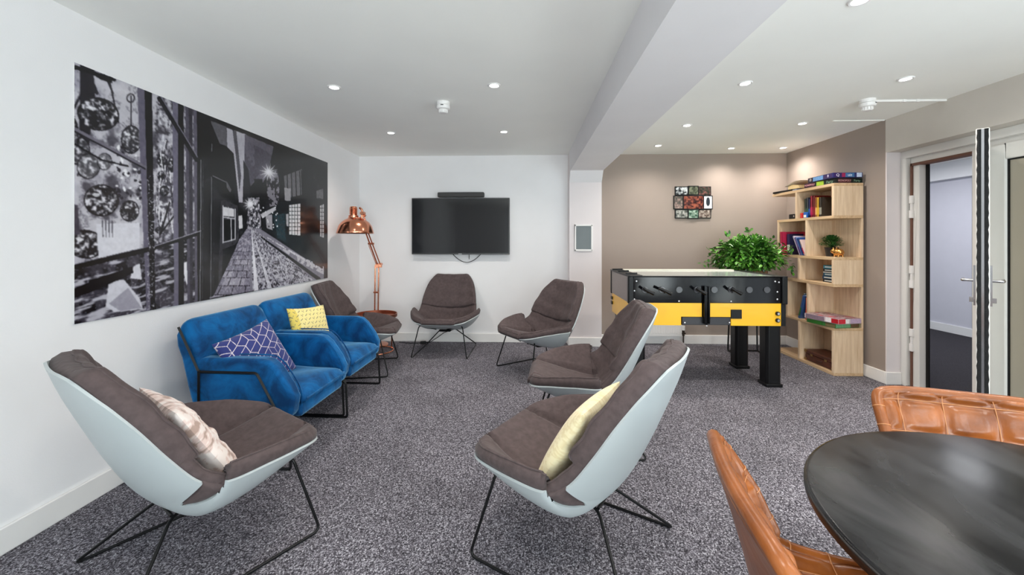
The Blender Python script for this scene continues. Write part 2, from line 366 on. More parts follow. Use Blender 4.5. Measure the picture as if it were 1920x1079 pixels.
# doorway set back in the right wall: frame, opening, glazed side panel
df = MB()
df.bb(3.43, 3.47, 3.735, 3.788, 0, 2.035); df.bb(3.43, 3.47, 1.9, 3.788, 2.035, 2.10)          # outer frame
df.bb(3.47, 3.53, 3.655, 3.735, 0, 1.985); df.bb(3.47, 3.53, 1.9, 3.735, 1.985, 2.035)       # rebate
df.bb(3.43, 3.53, 3.14, 3.20, 0, 1.985); df.bb(3.44, 3.53, 1.9, 1.96, 0, 1.985)
door = struct(df.build('door_1', M_UPVC, bevel=0.004)); door.location.x = -.05
MB().bb(3.445, 3.52, 3.66, 3.735, 0.0, 0.012).bb(3.43, 3.54, 1.9, 3.735, 0.0, 0.01).build('threshold', M_CHROME, door)
MB().bb(3.455, 3.473, 3.708, 3.722, 0, 1.98).build('seal', mat('brown_seal', rgb(110, 74, 60), 0.7), door)
MB().bb(3.525, 3.535, 3.628, 3.655, 0, 1.975).build('gasket', M_BLACK, door)
MB().bb(3.455, 3.535, 3.2, 3.72, 1.962, 1.984).build('seal', mat('brown_seal', (0, 0, 0, 1)), door)
for z in (1.60, 0.98, 0.42):
    k = MB(); k.bb(3.448, 3.47, 3.700, 3.728, z - .1, z - .03); k.bb(3.448, 3.47, 3.700, 3.728, z + .03, z + .1); k.bb(3.452, 3.47, 3.706, 3.722, z - .03, z + .03)
    k.build('hinge', M_TRIM, door, bevel=0.003)
# fixed glazed panel beside the leaf
pn = MB(); pn.bb(3.445, 3.515, 3.00, 3.14, 0, 1.985); pn.bb(3.445, 3.515, 1.96, 2.04, 0, 1.985); pn.bb(3.445, 3.515, 2.04, 3.0, 1.88, 1.985); pn.bb(3.445, 3.515, 2.04, 3.0, 0, 0.16)
side = struct(pn.build('door_2', M_UPVC, bevel=0.006)); side.location.x = -.05
MB().bb(3.47, 3.49, 2.03, 3.01, 0.15, 1.89).build('pane', mat('grey_green_frosted_panel', rgb(178, 170, 154), 0.3, var=0.03, vscale=2), side)
MB().bb(3.462, 3.47, 2.035, 2.05, .15, 1.89).bb(3.462, 3.47, 2.99, 3.005, .15, 1.89).bb(3.462, 3.47, 2.05, 2.99, 1.87, 1.885).build('gasket', M_BLACK, side)
# the open leaf, seen edge-on
lf = struct(bpy.data.objects.new('door_3', None)); COL.objects.link(lf)
L0, L1 = Vector((3.365, 3.115, 0)), Vector((2.795, 2.585, 0)); ld = (L1 - L0); LL = ld.length; lf.location = L0; lf.rotation_euler = (0, 0, math.atan2(ld.y, ld.x)); TH = 0.058
w = MB(); w.bb(0.0, 0.10, -TH / 2, TH / 2, .02, 1.99); w.bb(LL - .10, LL - .004, -TH / 2, TH / 2, .02, 1.99); w.bb(.1, LL - .1, -TH / 2, TH / 2, 1.88, 1.99); w.bb(.1, LL - .1, -TH / 2, TH / 2, .02, .2)
w.build('leaf_frame', M_UPVC, lf, bevel=0.006)
MB().bb(.09, LL - .09, -.012, .012, .19, 1.89).build('pane', mat('grey_green_frosted_panel', (0, 0, 0, 1)), lf)
e = MB()
for sy in (-1, 1):
    P = []
    for i in range(80):
        z = .03 + 1.955 * i / 79; j = 0.0016 * math.sin(i * 2.3) + 0.0016 * rnd.random()
        P.append([(LL - .004, sy * .0055 + 0, z), (LL + .002, sy * (.008), z), (LL + .003, sy * (.015), z), (LL + .002, sy * (.021 + j), z), (LL - .004, sy * (.0235 + j), z)])
    e.grid(P)
e.build('brush_seal', mat('black_brush', rgb(10, 12, 14), 0.8, bump=0.6, bscale=200), lf, fix=False)
MB().bb(LL - .004, LL, -.006, .006, .03, 1.985).build('lock_strip', M_CHROME, lf)
for sy in (-1, 1):
    h = MB(); h.box((LL - .045, sy * (TH / 2 + .005), 1.02), (.03, .01, .25)); h.tube(fillet([(LL - .045, sy * (TH / 2 + .008), 1.05), (LL - .045, sy * (TH / 2 + .055), 1.05), (LL - .165, sy * (TH / 2 + .055), 1.05)], .015), .009, 10)
    h.box((LL - .045, sy * (TH / 2 + .016), .93), (.018, .022, .03)); h.build('handle', M_CHROME, lf, smooth=True)
# corridor beyond the doorway
M_COR = mat('corridor_paint', rgb(206, 205, 214), 0.7)
struct(MB().bb(3.50, 6.0, 0.55, 8.0, 0, .002).build('floor_corridor', mat('charcoal_carpet', rgb(58, 56, 60), .95, var=.35, vscale=160, bump=.4, bscale=200, spec=.1)))
struct(MB().bb(6.0, 6.15, 0.5, 8.1, 0, 2.17).build('wall_corridor_far', M_COR)); struct(MB().bb(5.9, 6.15, 0.5, 8.1, 2.17, ZC).build('wall_corridor_bulkhead', M_WHITE))
struct(MB().bb(3.56, 6.15, 8.0, 8.15, 0, ZC).build('wall_corridor_back', M_COR)); struct(MB().bb(3.56, 6.15, 0.4, 0.55, 0, ZC).build('wall_corridor_front', M_COR))
struct(MB().bb(5.984, 6.0, 0.55, 8.0, 0, .112).build('baseboard_corridor', M_TRIM))
struct(MB().bb(5.98, 6.0, 5.62, 5.66, .12, 2.17).build('trim_2', mat('dark_door_edge', rgb(38, 36, 58), 0.5)))

# ================================================================== CEILING FITTINGS
M_LAMP = mat('lit_lens', (1, 1, 1, 1), 0.4, emis=(1.0, 0.97, 0.92, 1), estr=14)
def make_downlight():
    t = thing('recessed_downlight', '', 'ceiling light', (0, 0, 0))
    MB().lathe([(.030, -.001), (.034, -.006), (.042, -.007), (.046, -.003), (.047, 0)]).build('trim_ring', M_TRIM, t, smooth=True)
    MB().lathe([(0, -.003), (.018, -.0035), (.031, -.002)]).build('lens', M_LAMP, t, smooth=True)
    return t
LIGHTS = [(-1.376, 2.856, 'second row of the left bay, nearer the poster wall'), (-0.228, 2.862, 'second row of the left bay, nearer the beam'),
          (-1.376, 4.074, 'row nearest the television wall, poster side'), (-0.226, 4.075, 'row nearest the television wall, beam side'),
          (1.526, 1.911, 'cut by the top edge of the view'), (1.527, 2.886, 'second row right of the beam, beside the beam'),
          (2.573, 2.845, 'near the smoke alarm with the white conduit'), (1.526, 3.912, 'above the near side of the football table'),
          (2.579, 3.885, 'in front of the bookcase'), (1.517, 4.727, 'above the wall with the photo collage, beside the beam'),
          (2.425, 4.892, 'close to the taupe back wall, middle of its row'), (3.021, 4.886, 'in the corner above the bookcase'),
          (-0.228, 1.64, 'off frame'), (-0.228, 0.3, 'off frame'), (2.575, 1.75, 'off frame'), (1.526, 0.6, 'off frame'), (2.575, 0.6, 'off frame')]
dl0 = make_downlight()
for i, (x, y, t) in enumerate(LIGHTS):
    o = dl0 if i == 0 else dup(dl0, (x, y, ZC), 0)
    o.location = (x, y, ZC); o['group'] = 'recessed ceiling downlights'
    o['label'] = ('small round white recessed downlight, ' + t) if t != 'off frame' else 'small round recessed downlight beyond the upper edge of the view'
    sp = bpy.data.lights.new('downlight_beam', 'SPOT'); sp.energy = DOWN_W; sp.spot_size = math.radians(150); sp.spot_blend = 1.0; sp.shadow_soft_size = 0.035; sp.color = (1.0, 0.93, 0.86)
    so = bpy.data.objects.new('downlight_beam', sp); COL.objects.link(so); so.parent = o; so.location = (0, 0, -0.012)
def make_alarm():
    t = thing('smoke_alarm', '', 'smoke alarm')
    MB().lathe([(.052, 0), (.052, -.022), (.050, -.026)]).build('base', M_TRIM, t, smooth=True)
    b = MB().lathe([(.044, -.026), (.054, -.030), (.055, -.045), (.050, -.055), (.036, -.060)])
    b.build('body', M_TRIM, t, smooth=True)
    c = MB().lathe([(.030, -.060), (.031, -.082), (.027, -.087), (0, -.088)])
    for k in range(12):
        a = 2 * PI * k / 12; c.box((.0335 * math.cos(a), .0335 * math.sin(a), -.07), (.006, .004, .022), (0, 0, a))
    c.build('sensor_cage', M_TRIM, t, smooth=True)
    MB().box((.0, -.0535, -.036), (.022, .004, .006)).build('indicator', M_BLACK, t)
    return t
al = make_alarm(); al.location = (-0.66, 3.2, ZC); al['label'] = 'white round smoke alarm on the ceiling in front of the television wall'
a2 = dup(al, (2.66, 3.26, ZC), 0.5, 'white smoke alarm joined to a straight surface conduit near the door'); al['group'] = a2['group'] = 'ceiling smoke alarms'
cd = thing('surface_conduit', 'thin white plastic conduit running from smoke alarm to door-side wall', 'conduit', (0, 0, 0))
MB().bb(2.70, 3.262, 3.262, 3.278, ZC - .016, ZC).build('trunking', M_TRIM, cd, bevel=0.003)
for x in (2.93, 3.03): MB().bb(x, x + .02, 3.256, 3.284, ZC - .02, ZC).build('clip', M_TRIM, cd)
tag(MB().bb(2.80, 3.255, 3.80, 3.815, ZC - .008, ZC).build('cable_cover', M_CEIL, bevel=0.002), 'thin white cable cover on the ceiling next to the corner above the bookcase', 'cable cover')

# ================================================================== WALL THINGS
# --- big printed panel: night street photograph seen through a shop window, printed on a glossy board
def poster():
    Y0, Y1, Z0, Z1 = 1.864, 4.337, 0.897, 2.152; nx, ny = 760, 390
    yy = np.linspace(Y0, Y1, nx)[None, :].repeat(ny, 0); zz = np.linspace(Z1, Z0, ny)[:, None].repeat(nx, 1); X = XL + 0.008
    c, s = math.cos(YAW), math.sin(YAW); d = -X * s + yy * c; xc = X * c + yy * s
    # the print's own layout grid, measured from the photograph (u along the wall, v down)
    U = 960 + FPX * xc / d; V = HZ + FPX * (EYE - zz) / d
    R = Ras(0, U, V, (28, 27, 31)); P = R.poly
    Yn = yy * 100; Zn = zz * 100
    n1 = fbm(Yn / 6, Zn / 6, 3, 5); n2 = fbm(Yn / 2, Zn / 2, 11, 4); n3 = fbm(Yn / 14, Zn / 10, 21, 4)
    # -------- left: the shop window
    win = U < 376; n4 = fbm(Yn / 1.1, Zn / 1.1, 31, 3)
    sm = lambda n, a, b: np.clip((n - a) / (b - a), 0, 1)
    R.put(win, (196, 192, 204)); R.put(win * sm(n3, .45, .7), (168, 164, 182)); R.put(win * sm(n1, .52, .66) * sm(V, 215, 260) * sm(-V, -480, -440), (74, 70, 84), .9); R.put(win * sm(n4, .5, .8) * sm(n1, .40, .55), (92, 88, 104), .7)
    R.put(win * sm(n2, .54, .68) * (U > 290), (56, 53, 64), .9); R.put(win * sm(-n2, -.42, -.30) * (U > 296), (226, 224, 234)); R.put(win * sm(U, 290, 376), (86, 80, 100), .35)
    R.put(win & (np.abs(n1 - .5) < .010) & (V > 200), (90, 86, 100), .7)
    def bubble(cx, cy, rx, ry, rot=0.0, dark=40):
        e = R.ell(cx, cy, rx, ry, rot); m = e < 1
        t = (n4 * .55 + n2 * .45); v = (np.clip((t - .44) * 4.6, 0, 1) ** 1.5)[..., None]; col = (np.array([dark, dark - 2, dark + 6]) * (1 - v) + np.array([214, 210, 222]) * v) / 255
        R.put(m, col); R.put(m & (e > .86), (30, 28, 36)); R.put(R.ell(cx - rx * .3, cy - ry * .35, rx * .22, ry * .12, rot) < 1, (240, 238, 246), .8)
    R.put(P([(150, 120), (175, 128), (178, 180), (160, 330), (148, 330)]), (40, 36, 48))
    for p, q, w in [((176, 130), (140, 200), 5), ((205, 150), (222, 230), 3), ((196, 140), (212, 175), 3), ((246, 180), (246, 235), 2), ((160, 125), (182, 175), 6), ((128, 235), (134, 262), 4), ((150, 290), (146, 330), 3)]:
        R.put(R.line(p, q, w), (44, 40, 52))
    R.put(np.abs(R.ell(245, 184, 7, 8) - 1) < .35, (60, 56, 66))
    bubble(184, 214, 40, 31, .25); bubble(127, 246, 20, 32); bubble(146, 283, 22, 26, .4, 70); bubble(246, 262, 19, 27, 0, 60); bubble(132, 262, 16, 20)
    bubble(190, 376, 33, 30, .1); bubble(243, 396, 18, 20, .1); bubble(166, 312, 22, 24, .2, 90); bubble(160, 458, 36, 27, .15); bubble(196, 303, 14, 16, 0, 110)
    bubble(304, 300, 10, 12); bubble(308, 358, 9, 10); bubble(302, 330, 7, 9); bubble(322, 310, 8, 14); bubble(300, 432, 9, 7)
    for k in range(46):
        cx = 215 + 55 * rnd.random(); cy = 275 + 100 * rnd.random()
        R.put(R.ell(cx, cy, 2 + 3 * rnd.random(), 1.5 + 2.5 * rnd.random(), rnd.random() * 3) < 1, (50, 46, 58) if rnd.random() < .7 else (235, 233, 240))
    for k in range(30):
        cx = 292 + 45 * rnd.random(); cy = 200 + 230 * rnd.random()
        R.put(R.line((cx, cy), (cx + 10 * (rnd.random() - .5), cy + 16 + 20 * rnd.random()), 1.6), (60, 56, 70) if rnd.random() < .6 else (238, 236, 244))
    for p, q in [((140, 270), (190, 300)), ((190, 300), (240, 312)), ((300, 440), (330, 400)), ((302, 436), (318, 380))]: R.put(R.line(p, q, 3), (30, 28, 36))
    R.put(P([(180, 420), (262, 418), (262, 470), (185, 486)]), (214, 212, 224))
    for k in range(4): R.put(R.line((192 + k * 6, 414), (193 + k * 6, 444), 2), (90, 86, 100))
    R.put(P([(124, 380), (146, 385), (150, 440), (124, 445)]) , (72, 66, 84))
    # sill zone under the transom
    low = win & (V > 500 + (U - 124) * (-62 / 251.))
    R.put(low, (70, 66, 80)); R.put(low * sm(n1, .45, .6), (30, 28, 36)); st_ = fbm(Yn / 9 + Zn / 9, Zn / 1.6 - Yn / 9, 5, 4); R.put(low * sm(st_, .55, .68), (196, 193, 208), .9); R.put(low * sm(n4, .58, .78), (168, 165, 182), .6)
    R.put(P([(204, 530), (232, 524), (262, 560), (268, 580), (215, 586), (198, 575)]), (206, 204, 218)); R.put(P([(204, 570), (240, 540), (266, 578), (226, 584)]), (160, 156, 174))
    R.put(P([(250, 500), (262, 494), (266, 525), (244, 522)]), (212, 210, 222)); R.put(P([(124, 548), (190, 520), (248, 500), (250, 512), (190, 540), (124, 566)]), (26, 24, 32))
    R.put(P([(340, 495), (352, 490), (356, 520), (350, 535)]), (220, 218, 228))
    # glazing bars
    def bar(xt, xb, wt, wb, cl, cr):
        m = P([(xt, 60), (xt + wt, 60), (xb + wb, 620), (xb, 620)]); R.put(m, cl); m2 = P([(xt + wt * .5, 60), (xt + wt, 60), (xb + wb, 620), (xb + wb * .45, 620)]); R.put(m2, cr)
    bar(253, 276, 30, 16, (104, 98, 122), (20, 18, 24)); bar(322, 327, 22, 18, (112, 106, 132), (22, 20, 26)); bar(346, 352, 14, 10, (84, 78, 98), (60, 56, 70)); bar(362, 366, 14, 10, (96, 90, 110), (18, 16, 22))
    R.put(R.line((124, 234), (272, 314), 7), (120, 114, 132)); R.put(R.line((124, 238), (272, 317), 2.5), (30, 28, 36)); R.put(R.line((298, 184), (368, 300), 7), (34, 32, 42)); R.put(R.line((302, 182), (370, 294), 2), (120, 116, 134))
    R.put(R.line((124, 505), (288, 466), 9), (22, 20, 26)); R.put(R.line((288, 466), (377, 437), 6), (22, 20, 26)); R.put(R.line((290, 462), (377, 433), 1.6), (170, 166, 184))
    R.put(R.line((124, 122), (215, 150), 5), (24, 22, 28)); R.put(P([(124, 117), (212, 145), (210, 156), (190, 150), (165, 134), (124, 128)]), (26, 24, 30))
    R.put((np.abs(n2 - .5) < .03) & (U > 276) & (U < 290) & (V > 330), (200, 198, 210))
    # -------- right: the lane
    lane = U >= 376
    R.put(lane & (n1 > .62), (46, 45, 52)); 
    for x, a, c0 in [(377, .9, 150), (381, .6, 90), (397, .9, 120), (402, .5, 70), (388, .4, 60)]: R.put(R.line((x, 270), (x - 2, 575), 1.5), (c0, c0, c0 + 8), a)
    R.put(P([(394, 226), (424, 238), (426, 275), (412, 270)]), (96, 94, 104)); R.put(P([(424, 238), (436, 243), (437, 282), (426, 276)]), (60, 58, 66))
    R.put(P([(425, 240), (461, 252), (458, 305), (456, 345), (455, 380), (448, 380), (443, 335), (438, 288), (426, 276)]), (176, 172, 186)); R.put(P([(436, 244), (443, 246), (452, 330), (449, 360), (443, 300)]), (80, 78, 90))
    R.put(P([(459, 252), (513, 275), (508, 300), (500, 330), (492, 345), (478, 340), (470, 350), (458, 310)]), (82, 76, 94)); R.put(P([(459, 252), (513, 275), (508, 300), (500, 330), (492, 345), (478, 340), (470, 350), (458, 310)]) & (n3 > .52), (112, 106, 124), .6)
    R.put(P([(456, 300), (466, 318), (469, 350), (468, 372), (458, 375)]), (48, 46, 54)); R.put(P([(476, 336), (492, 336), (494, 372), (482, 372)]), (30, 28, 34))
    # bright far end of the lane
    R.put(P([(466, 372), (486, 370), (490, 430), (462, 432)]), (168, 164, 178)); R.put(P([(466, 372), (486, 370), (490, 430), (462, 432)]) & (n2 > .5), (60, 58, 68))
    R.put(P([(500, 330), (520, 318), (524, 350), (522, 385), (506, 388), (500, 360)]), (132, 128, 142)); R.put(P([(500, 330), (520, 318), (524, 350), (522, 385), (506, 388), (500, 360)]) & (n2 > .5), (44, 42, 50))
    # right-hand fronts
    R.put(P([(532, 330), (564, 318), (566, 366), (536, 372)]), (104, 102, 110))
    for k in range(4): R.put(R.line((538 + 8 * k, 322), (540 + 8 * k, 372), 2), (34, 33, 38))
    R.put(P([(533, 352), (545, 354), (545, 378), (534, 376)]), (150, 148, 156)); R.put(P([(593, 358), (606, 354), (606, 376), (594, 378)]), (96, 96, 102))
    R.put(P([(490, 400), (530, 378), (600, 372), (607, 375), (607, 384), (540, 390), (498, 408)]), (36, 40, 46))
    R.put(P([(505, 400), (606, 384), (607, 508), (560, 478), (512, 440)]), (24, 38, 44)); R.put(P([(512, 404), (534, 400), (536, 455), (520, 446)]), (42, 70, 80))  # teal tone paints a reflection on the glossy board into the print
    for x0, x1, y0, y1 in [(542, 563, 382, 440), (600, 607, 383, 444)]:
        R.put(P([(x0, y0 + 3), (x1, y0), (x1, y1 + 2), (x0, y1)]), (206, 208, 214))
        for k in range(1, 4): R.put(R.line((x0 + (x1 - x0) * k / 4, y0), (x0 + (x1 - x0) * k / 4, y1), 1), (50, 56, 64))
        for k in range(1, 8): R.put(R.line((x0, y0 + (y1 - y0) * k / 8), (x1, y0 + (y1 - y0) * k / 8), 1), (50, 56, 64))
    R.put(P([(498, 405), (510, 402), (511, 432), (500, 428)]), (160, 158, 168)); R.put(P([(536, 402), (541, 401), (541, 425), (537, 424)]), (170, 170, 178))
    R.put(P([(488, 402), (515, 388), (518, 394), (492, 410)]), (190, 188, 198))
    # left-hand shopfront of the lane
    R.put(P([(414, 378), (420, 374), (446, 386), (448, 450), (440, 460), (418, 468), (414, 560), (408, 560)]), (62, 60, 68)); R.put(P([(418, 388), (439, 392), (439, 407), (419, 405)]), (206, 204, 212))
    R.put(P([(420, 412), (432, 413), (433, 450), (421, 452)]), (18, 18, 22)); R.put(P([(434, 413), (440, 414), (440, 446), (435, 448)]), (30, 30, 36))
    for p, q in [((418, 408), (441, 410)), ((418, 386), (418, 456)), ((441, 392), (441, 448)), ((418, 455), (441, 449)), ((433, 410), (434, 452)), ((428, 389), (429, 406))]: R.put(R.line(p, q, 1.7), (196, 194, 204))
    R.put(P([(447, 405), (454, 404), (455, 428), (448, 430)]), (210, 208, 216)); R.put(P([(396, 226), (374, 270), (376, 300), (400, 282), (432, 300), (440, 372), (416, 372), (396, 330)]), (22, 21, 25))
    R.put(R.line((399, 330), (424, 342), 2), (110, 108, 116)); R.put(P([(424, 338), (434, 356), (432, 362), (425, 352)]), (96, 94, 102))
    # street
    st = P([(462, 430), (486, 428), (607, 508), (607, 525), (389, 560), (400, 556), (440, 470), (447, 452)])
    R.put(st, (132, 128, 146)); sx = (U - 471); sy = np.maximum(V - 424, 1)
    ang = sx / sy; dep = np.log(sy); cob = fbm(ang * 26, dep * 26, 9, 3)
    cob = cob * .5 + n4 * .5; road = st & (ang > .02) & (ang < 1.15); R.put(road * sm(cob, .46, .60), (190, 188, 202)); R.put(road * sm(-cob, -.46, -.36), (56, 53, 64))
    pav = st & (ang <= -.02); row = np.floor(dep * 7); slab = (np.abs((dep * 7) % 1 - .02) < .06) | (np.abs(((ang * 5 + (row % 2) * .5) % 1) - .02) < .05)
    R.put(pav, (128, 122, 144)); R.put(pav & (vnoise(ang * 5 + (row % 2) * .5, row * 1.0, 4) > .6), (160, 154, 174)); R.put(pav & slab, (44, 40, 54)); R.put(pav * sm(n4, .5, .8), (196, 192, 208), .6)
    R.put(st & (np.abs(ang - .08) < .035), (220, 218, 230)); R.put(st & (np.abs(ang - .3) < .03) & (V > 445), (214, 212, 224), .8)
    R.put(R.line((490, 445), (598, 524), 2.2, 7), (18, 17, 22)); R.put(R.line((498, 444), (606, 508), 2, 5) & (n2 > .42), (206, 204, 216)); R.put(P([(520, 462), (607, 500), (607, 515), (560, 492)]) & (n1 > .5), (190, 188, 200))
    for cx, cy, sc in [(504, 323, 1.0), (469, 383, .8)]:
        e = np.sqrt(R.ell(cx, cy, 1, 1)); R.put(np.clip(np.exp(-(e / (9 * sc)) ** 1.6), 0, 1), (240, 238, 246))
        for k in range(12):
            a = PI * k / 12 * 2 + .2; R.put(R.line((cx, cy), (cx + 17 * sc * math.cos(a), cy + 17 * sc * math.sin(a)), 2.4, .3), (230, 228, 238), .8)
    for k in range(60):
        cx = 470 + 50 * rnd.random(); cy = 378 + 50 * rnd.random(); R.put(R.ell(cx, cy, 1.2, 1.6) < 1, (225, 223, 232) if rnd.random() < .5 else (40, 40, 48))
    R.put(U > 0, (34, 32, 38), .0); R.c += ((n2 - .5) * .07 + (n4 - .5) * .06)[..., None]
    c_ = R.c.copy(); c_[1:-1, 1:-1] = (R.c[1:-1, 1:-1] * 4 + 2 * (R.c[:-2, 1:-1] + R.c[2:, 1:-1] + R.c[1:-1, :-2] + R.c[1:-1, 2:]) + R.c[:-2, :-2] + R.c[2:, 2:] + R.c[:-2, 2:] + R.c[2:, :-2]) / 16; R.c = c_; g_ = R.c.mean(-1, keepdims=True); R.c = g_ + (R.c - g_) * .65; R.c = np.clip((R.c - .075) * 1.10, .02, 1)
    me = bpy.data.meshes.new('print'); idx = np.arange(nx * ny).reshape(ny, nx)
    f = np.stack([idx[:-1, :-1], idx[1:, :-1], idx[1:, 1:], idx[:-1, 1:]], -1).reshape(-1, 4)
    me.from_pydata(np.stack([np.full(nx * ny, XL + .0082), yy.ravel(), zz.ravel()], 1).tolist(), [], f.tolist()); me.update(); colour_verts(me, R.c.reshape(-1, 3))
    o = bpy.data.objects.new('print', me); COL.objects.link(o); me.materials.append(paint_mat('street_print', 0.20, coat=0.12)); return o
pt = thing('wall_poster', 'large glossy black and white poster of a narrow lane at night on the white wall', 'poster')
MB().bb(XL, XL + .008, 1.868, 4.333, .901, 2.148).build('backing_board', M_TRIM, pt); poster().parent = pt

# --- television, soundbar, cable
tv = thing('wall_television', 'flat black television mounted on the white back wall', 'television', (0, 0, 0))
x0, x1, z0, z1 = -1.463, -0.212, 1.128, 1.846; yf = 5.12
MB().bb(x0, x1, yf, 5.17, z0, z1).build('casing', mat('dark_grey_plastic', rgb(58, 58, 60), 0.35), tv, bevel=.004)
MB().bb(-1.05, -.6, 5.165, YB, 1.3, 1.65).build('wall_bracket', M_BLACK, tv)
MB().bb(x0 + .012, x1 - .012, yf - .002, yf + .004, z0 + .018, z1 - .012).build('screen', mat('dark_screen', rgb(14, 14, 18), 0.10, var=.02, spec=0.6), tv)
MB().bb(x0 + .60, x0 + .645, yf - .004, yf, z0 + .003, z0 + .012).build('maker_badge', M_CHROME, tv)
sb = thing('soundbar', 'short dark grey soundbar mounted above the television', 'soundbar')
MB().bb(-1.128, -.535, 5.10, 5.17, 1.856, 1.918).build('speaker_body', mat('charcoal_mesh', rgb(66, 66, 66), 0.7, bump=.4, bscale=300), sb, bevel=.012, seg=3); MB().bb(-.9, -.8, 5.17, YB, 1.86, 1.9).build('wall_bracket', M_BLACK, sb)
cb = MB(); cb.tube([(-.945 + .36 * t, 5.185, 1.13 - .105 * math.sin(PI * t) ** .9) for t in [i / 16 for i in range(17)]], .0045, 6); cb.tube([(-.735, 5.185, 1.14), (-.735, 5.187, 1.065)], .004, 6)
tag(cb.build('television_cable', M_BLACK, smooth=True), 'black cable hanging in a loop below the television', 'cable')

# --- framed dark panel on the pillar
fp = thing('pillar_frame', 'small dark grey panel in a white frame on the pillar', 'picture frame')
px0, px1, pz0, pz1, py = .592, .812, 1.178, 1.500, 5.02
f = MB(); t_ = .018
f.bb(px0, px1, py - .018, py, pz0, pz0 + t_); f.bb(px0, px1, py - .018, py, pz1 - t_, pz1); f.bb(px0, px0 + t_, py - .018, py, pz0, pz1); f.bb(px1 - t_, px1, py - .018, py, pz0, pz1)
f.build('frame', M_TRIM, fp, bevel=.003); MB().bb(px0 + .01, px1 - .01, py - .008, py, pz0 + .01, pz1 - .01).build('panel', mat('slate_panel', rgb(92, 100, 102), .35, var=.03), fp)

# --- photo collage
pc = thing('photo_collage', 'black collage frame holding nine small photographs on the taupe wall', 'picture frame')
cy = YB; U0, V0, SX = 1220, 320, 160 / 1569.
def wx(u): return -0.05 + (u * SX + 1220 - 953.5) / FPX * (YB - .05)
def PX(u, v):
    uu = 1220 + u * SX; vv = 320 + v * SX; c, s = math.cos(YAW), math.sin(YAW); k = (uu - 960) / FPX; d = (YB - .03) / (k * s + c); return (k * d * c - d * s, EYE - (vv - HZ) * d / FPX)
frames = [((455, 290, 700, 455), 'g'), ((695, 278, 890, 452), 'o'), ((880, 290, 1122, 455), 'r'), ((428, 458, 610, 712), 'p'), ((600, 455, 985, 715), 'f'), ((975, 458, 1152, 712), 'w'), ((455, 712, 700, 880), 'b'), ((690, 714, 892, 888), 'm'), ((880, 712, 1122, 880), 's')]
PAL = {'g': [(40, 44, 46), (225, 230, 232)], 'o': [(70, 78, 60), (140, 146, 120)], 'r': [(52, 58, 48), (150, 96, 90)], 'p': [(96, 92, 84), (190, 160, 150)], 'f': [(64, 22, 24), (206, 112, 84)], 'w': [(40, 48, 56), (226, 228, 236)], 'b': [(90, 96, 90), (214, 214, 206)], 'm': [(70, 110, 90), (206, 232, 212)], 's': [(110, 92, 84), (226, 214, 200)]}
for k, ((a, b_, c_, d_), key) in enumerate(frames):
    (xa, za), (xb, zb) = PX(a, b_), PX(c_, d_); dy = .022 if key in 'ofm' else .016
    fr = MB().bb(xa, xb, YB - dy, YB, zb, za).build('mount', M_BLACK, pc, bevel=.003)
    m_ = .011; n = 26; X_, Z_ = np.meshgrid(np.linspace(xa + m_, xb - m_, n), np.linspace(za - m_, zb + m_, n)); q = fbm(X_ * 45 + k * 7, Z_ * 45, k + 3, 3); q = np.clip((q - .32) * 2.8, 0, 1)[..., None]
    c0, c1 = [np.array(z) / 255 for z in PAL[key]]; c1 = c1 * (.78 if key not in 'wg' else .95); colr = c0 * .8 * (1 - q) + c1 * q; colr = colr * (.75 + .5 * fbm(X_ * 110, Z_ * 110, k, 2))[..., None]
    if key == 'w': e = ((X_ - (xa + xb) / 2) / ((xb - xa) * .2)) ** 2 + ((Z_ - (za * .55 + zb * .45)) / ((za - zb) * .32)) ** 2; colr = np.where((e < 1)[..., None], c0, c1)
    mb = MB().grid([[(X_[i, j], YB - dy - .001, Z_[i, j]) for j in range(n)] for i in range(n)]); ph = mb.build('photograph', paint_mat('photo_print', .25) if k == 0 else bpy.data.materials['photo_print'], fr, fix=False); colour_verts(ph.data, colr.reshape(-1, 3))

# --- radiator behind the football table
rd = thing('radiator', 'white panel radiator low on the taupe wall behind the football table', 'radiator')
r = MB(); r.bb(1.26, 1.93, 5.10, 5.125, .115, .62); 
for k in range(20): r.bb(1.27 + .033 * k, 1.27 + .033 * k + .018, 5.095, 5.10, .15, .585)
r.build('panel', M_TRIM, rd, bevel=.003); MB().bb(1.26, 1.93, 5.125, 5.16, .60, .625).build('top_grille', M_TRIM, rd)
for xx in (1.36, 1.78): MB().bb(xx, xx + .04, 5.12, YB, .2, .5).build('bracket', M_TRIM, rd)
v = MB(); v.cyl((1.95, 5.11, .12), (1.95, 5.11, .19), .014); v.cyl((1.925, 5.11, .15), (1.975, 5.11, .15), .011); v.cyl((1.95, 5.11, 0.0), (1.95, 5.11, .12), .008); v.build('valve', mat('dark_brass', rgb(70, 60, 52), .4, .8), rd, smooth=True)
MB().cyl((1.95, 5.11, .19), (1.95, 5.11, .245), .019).build('valve_cap', M_TRIM, rd, smooth=True)
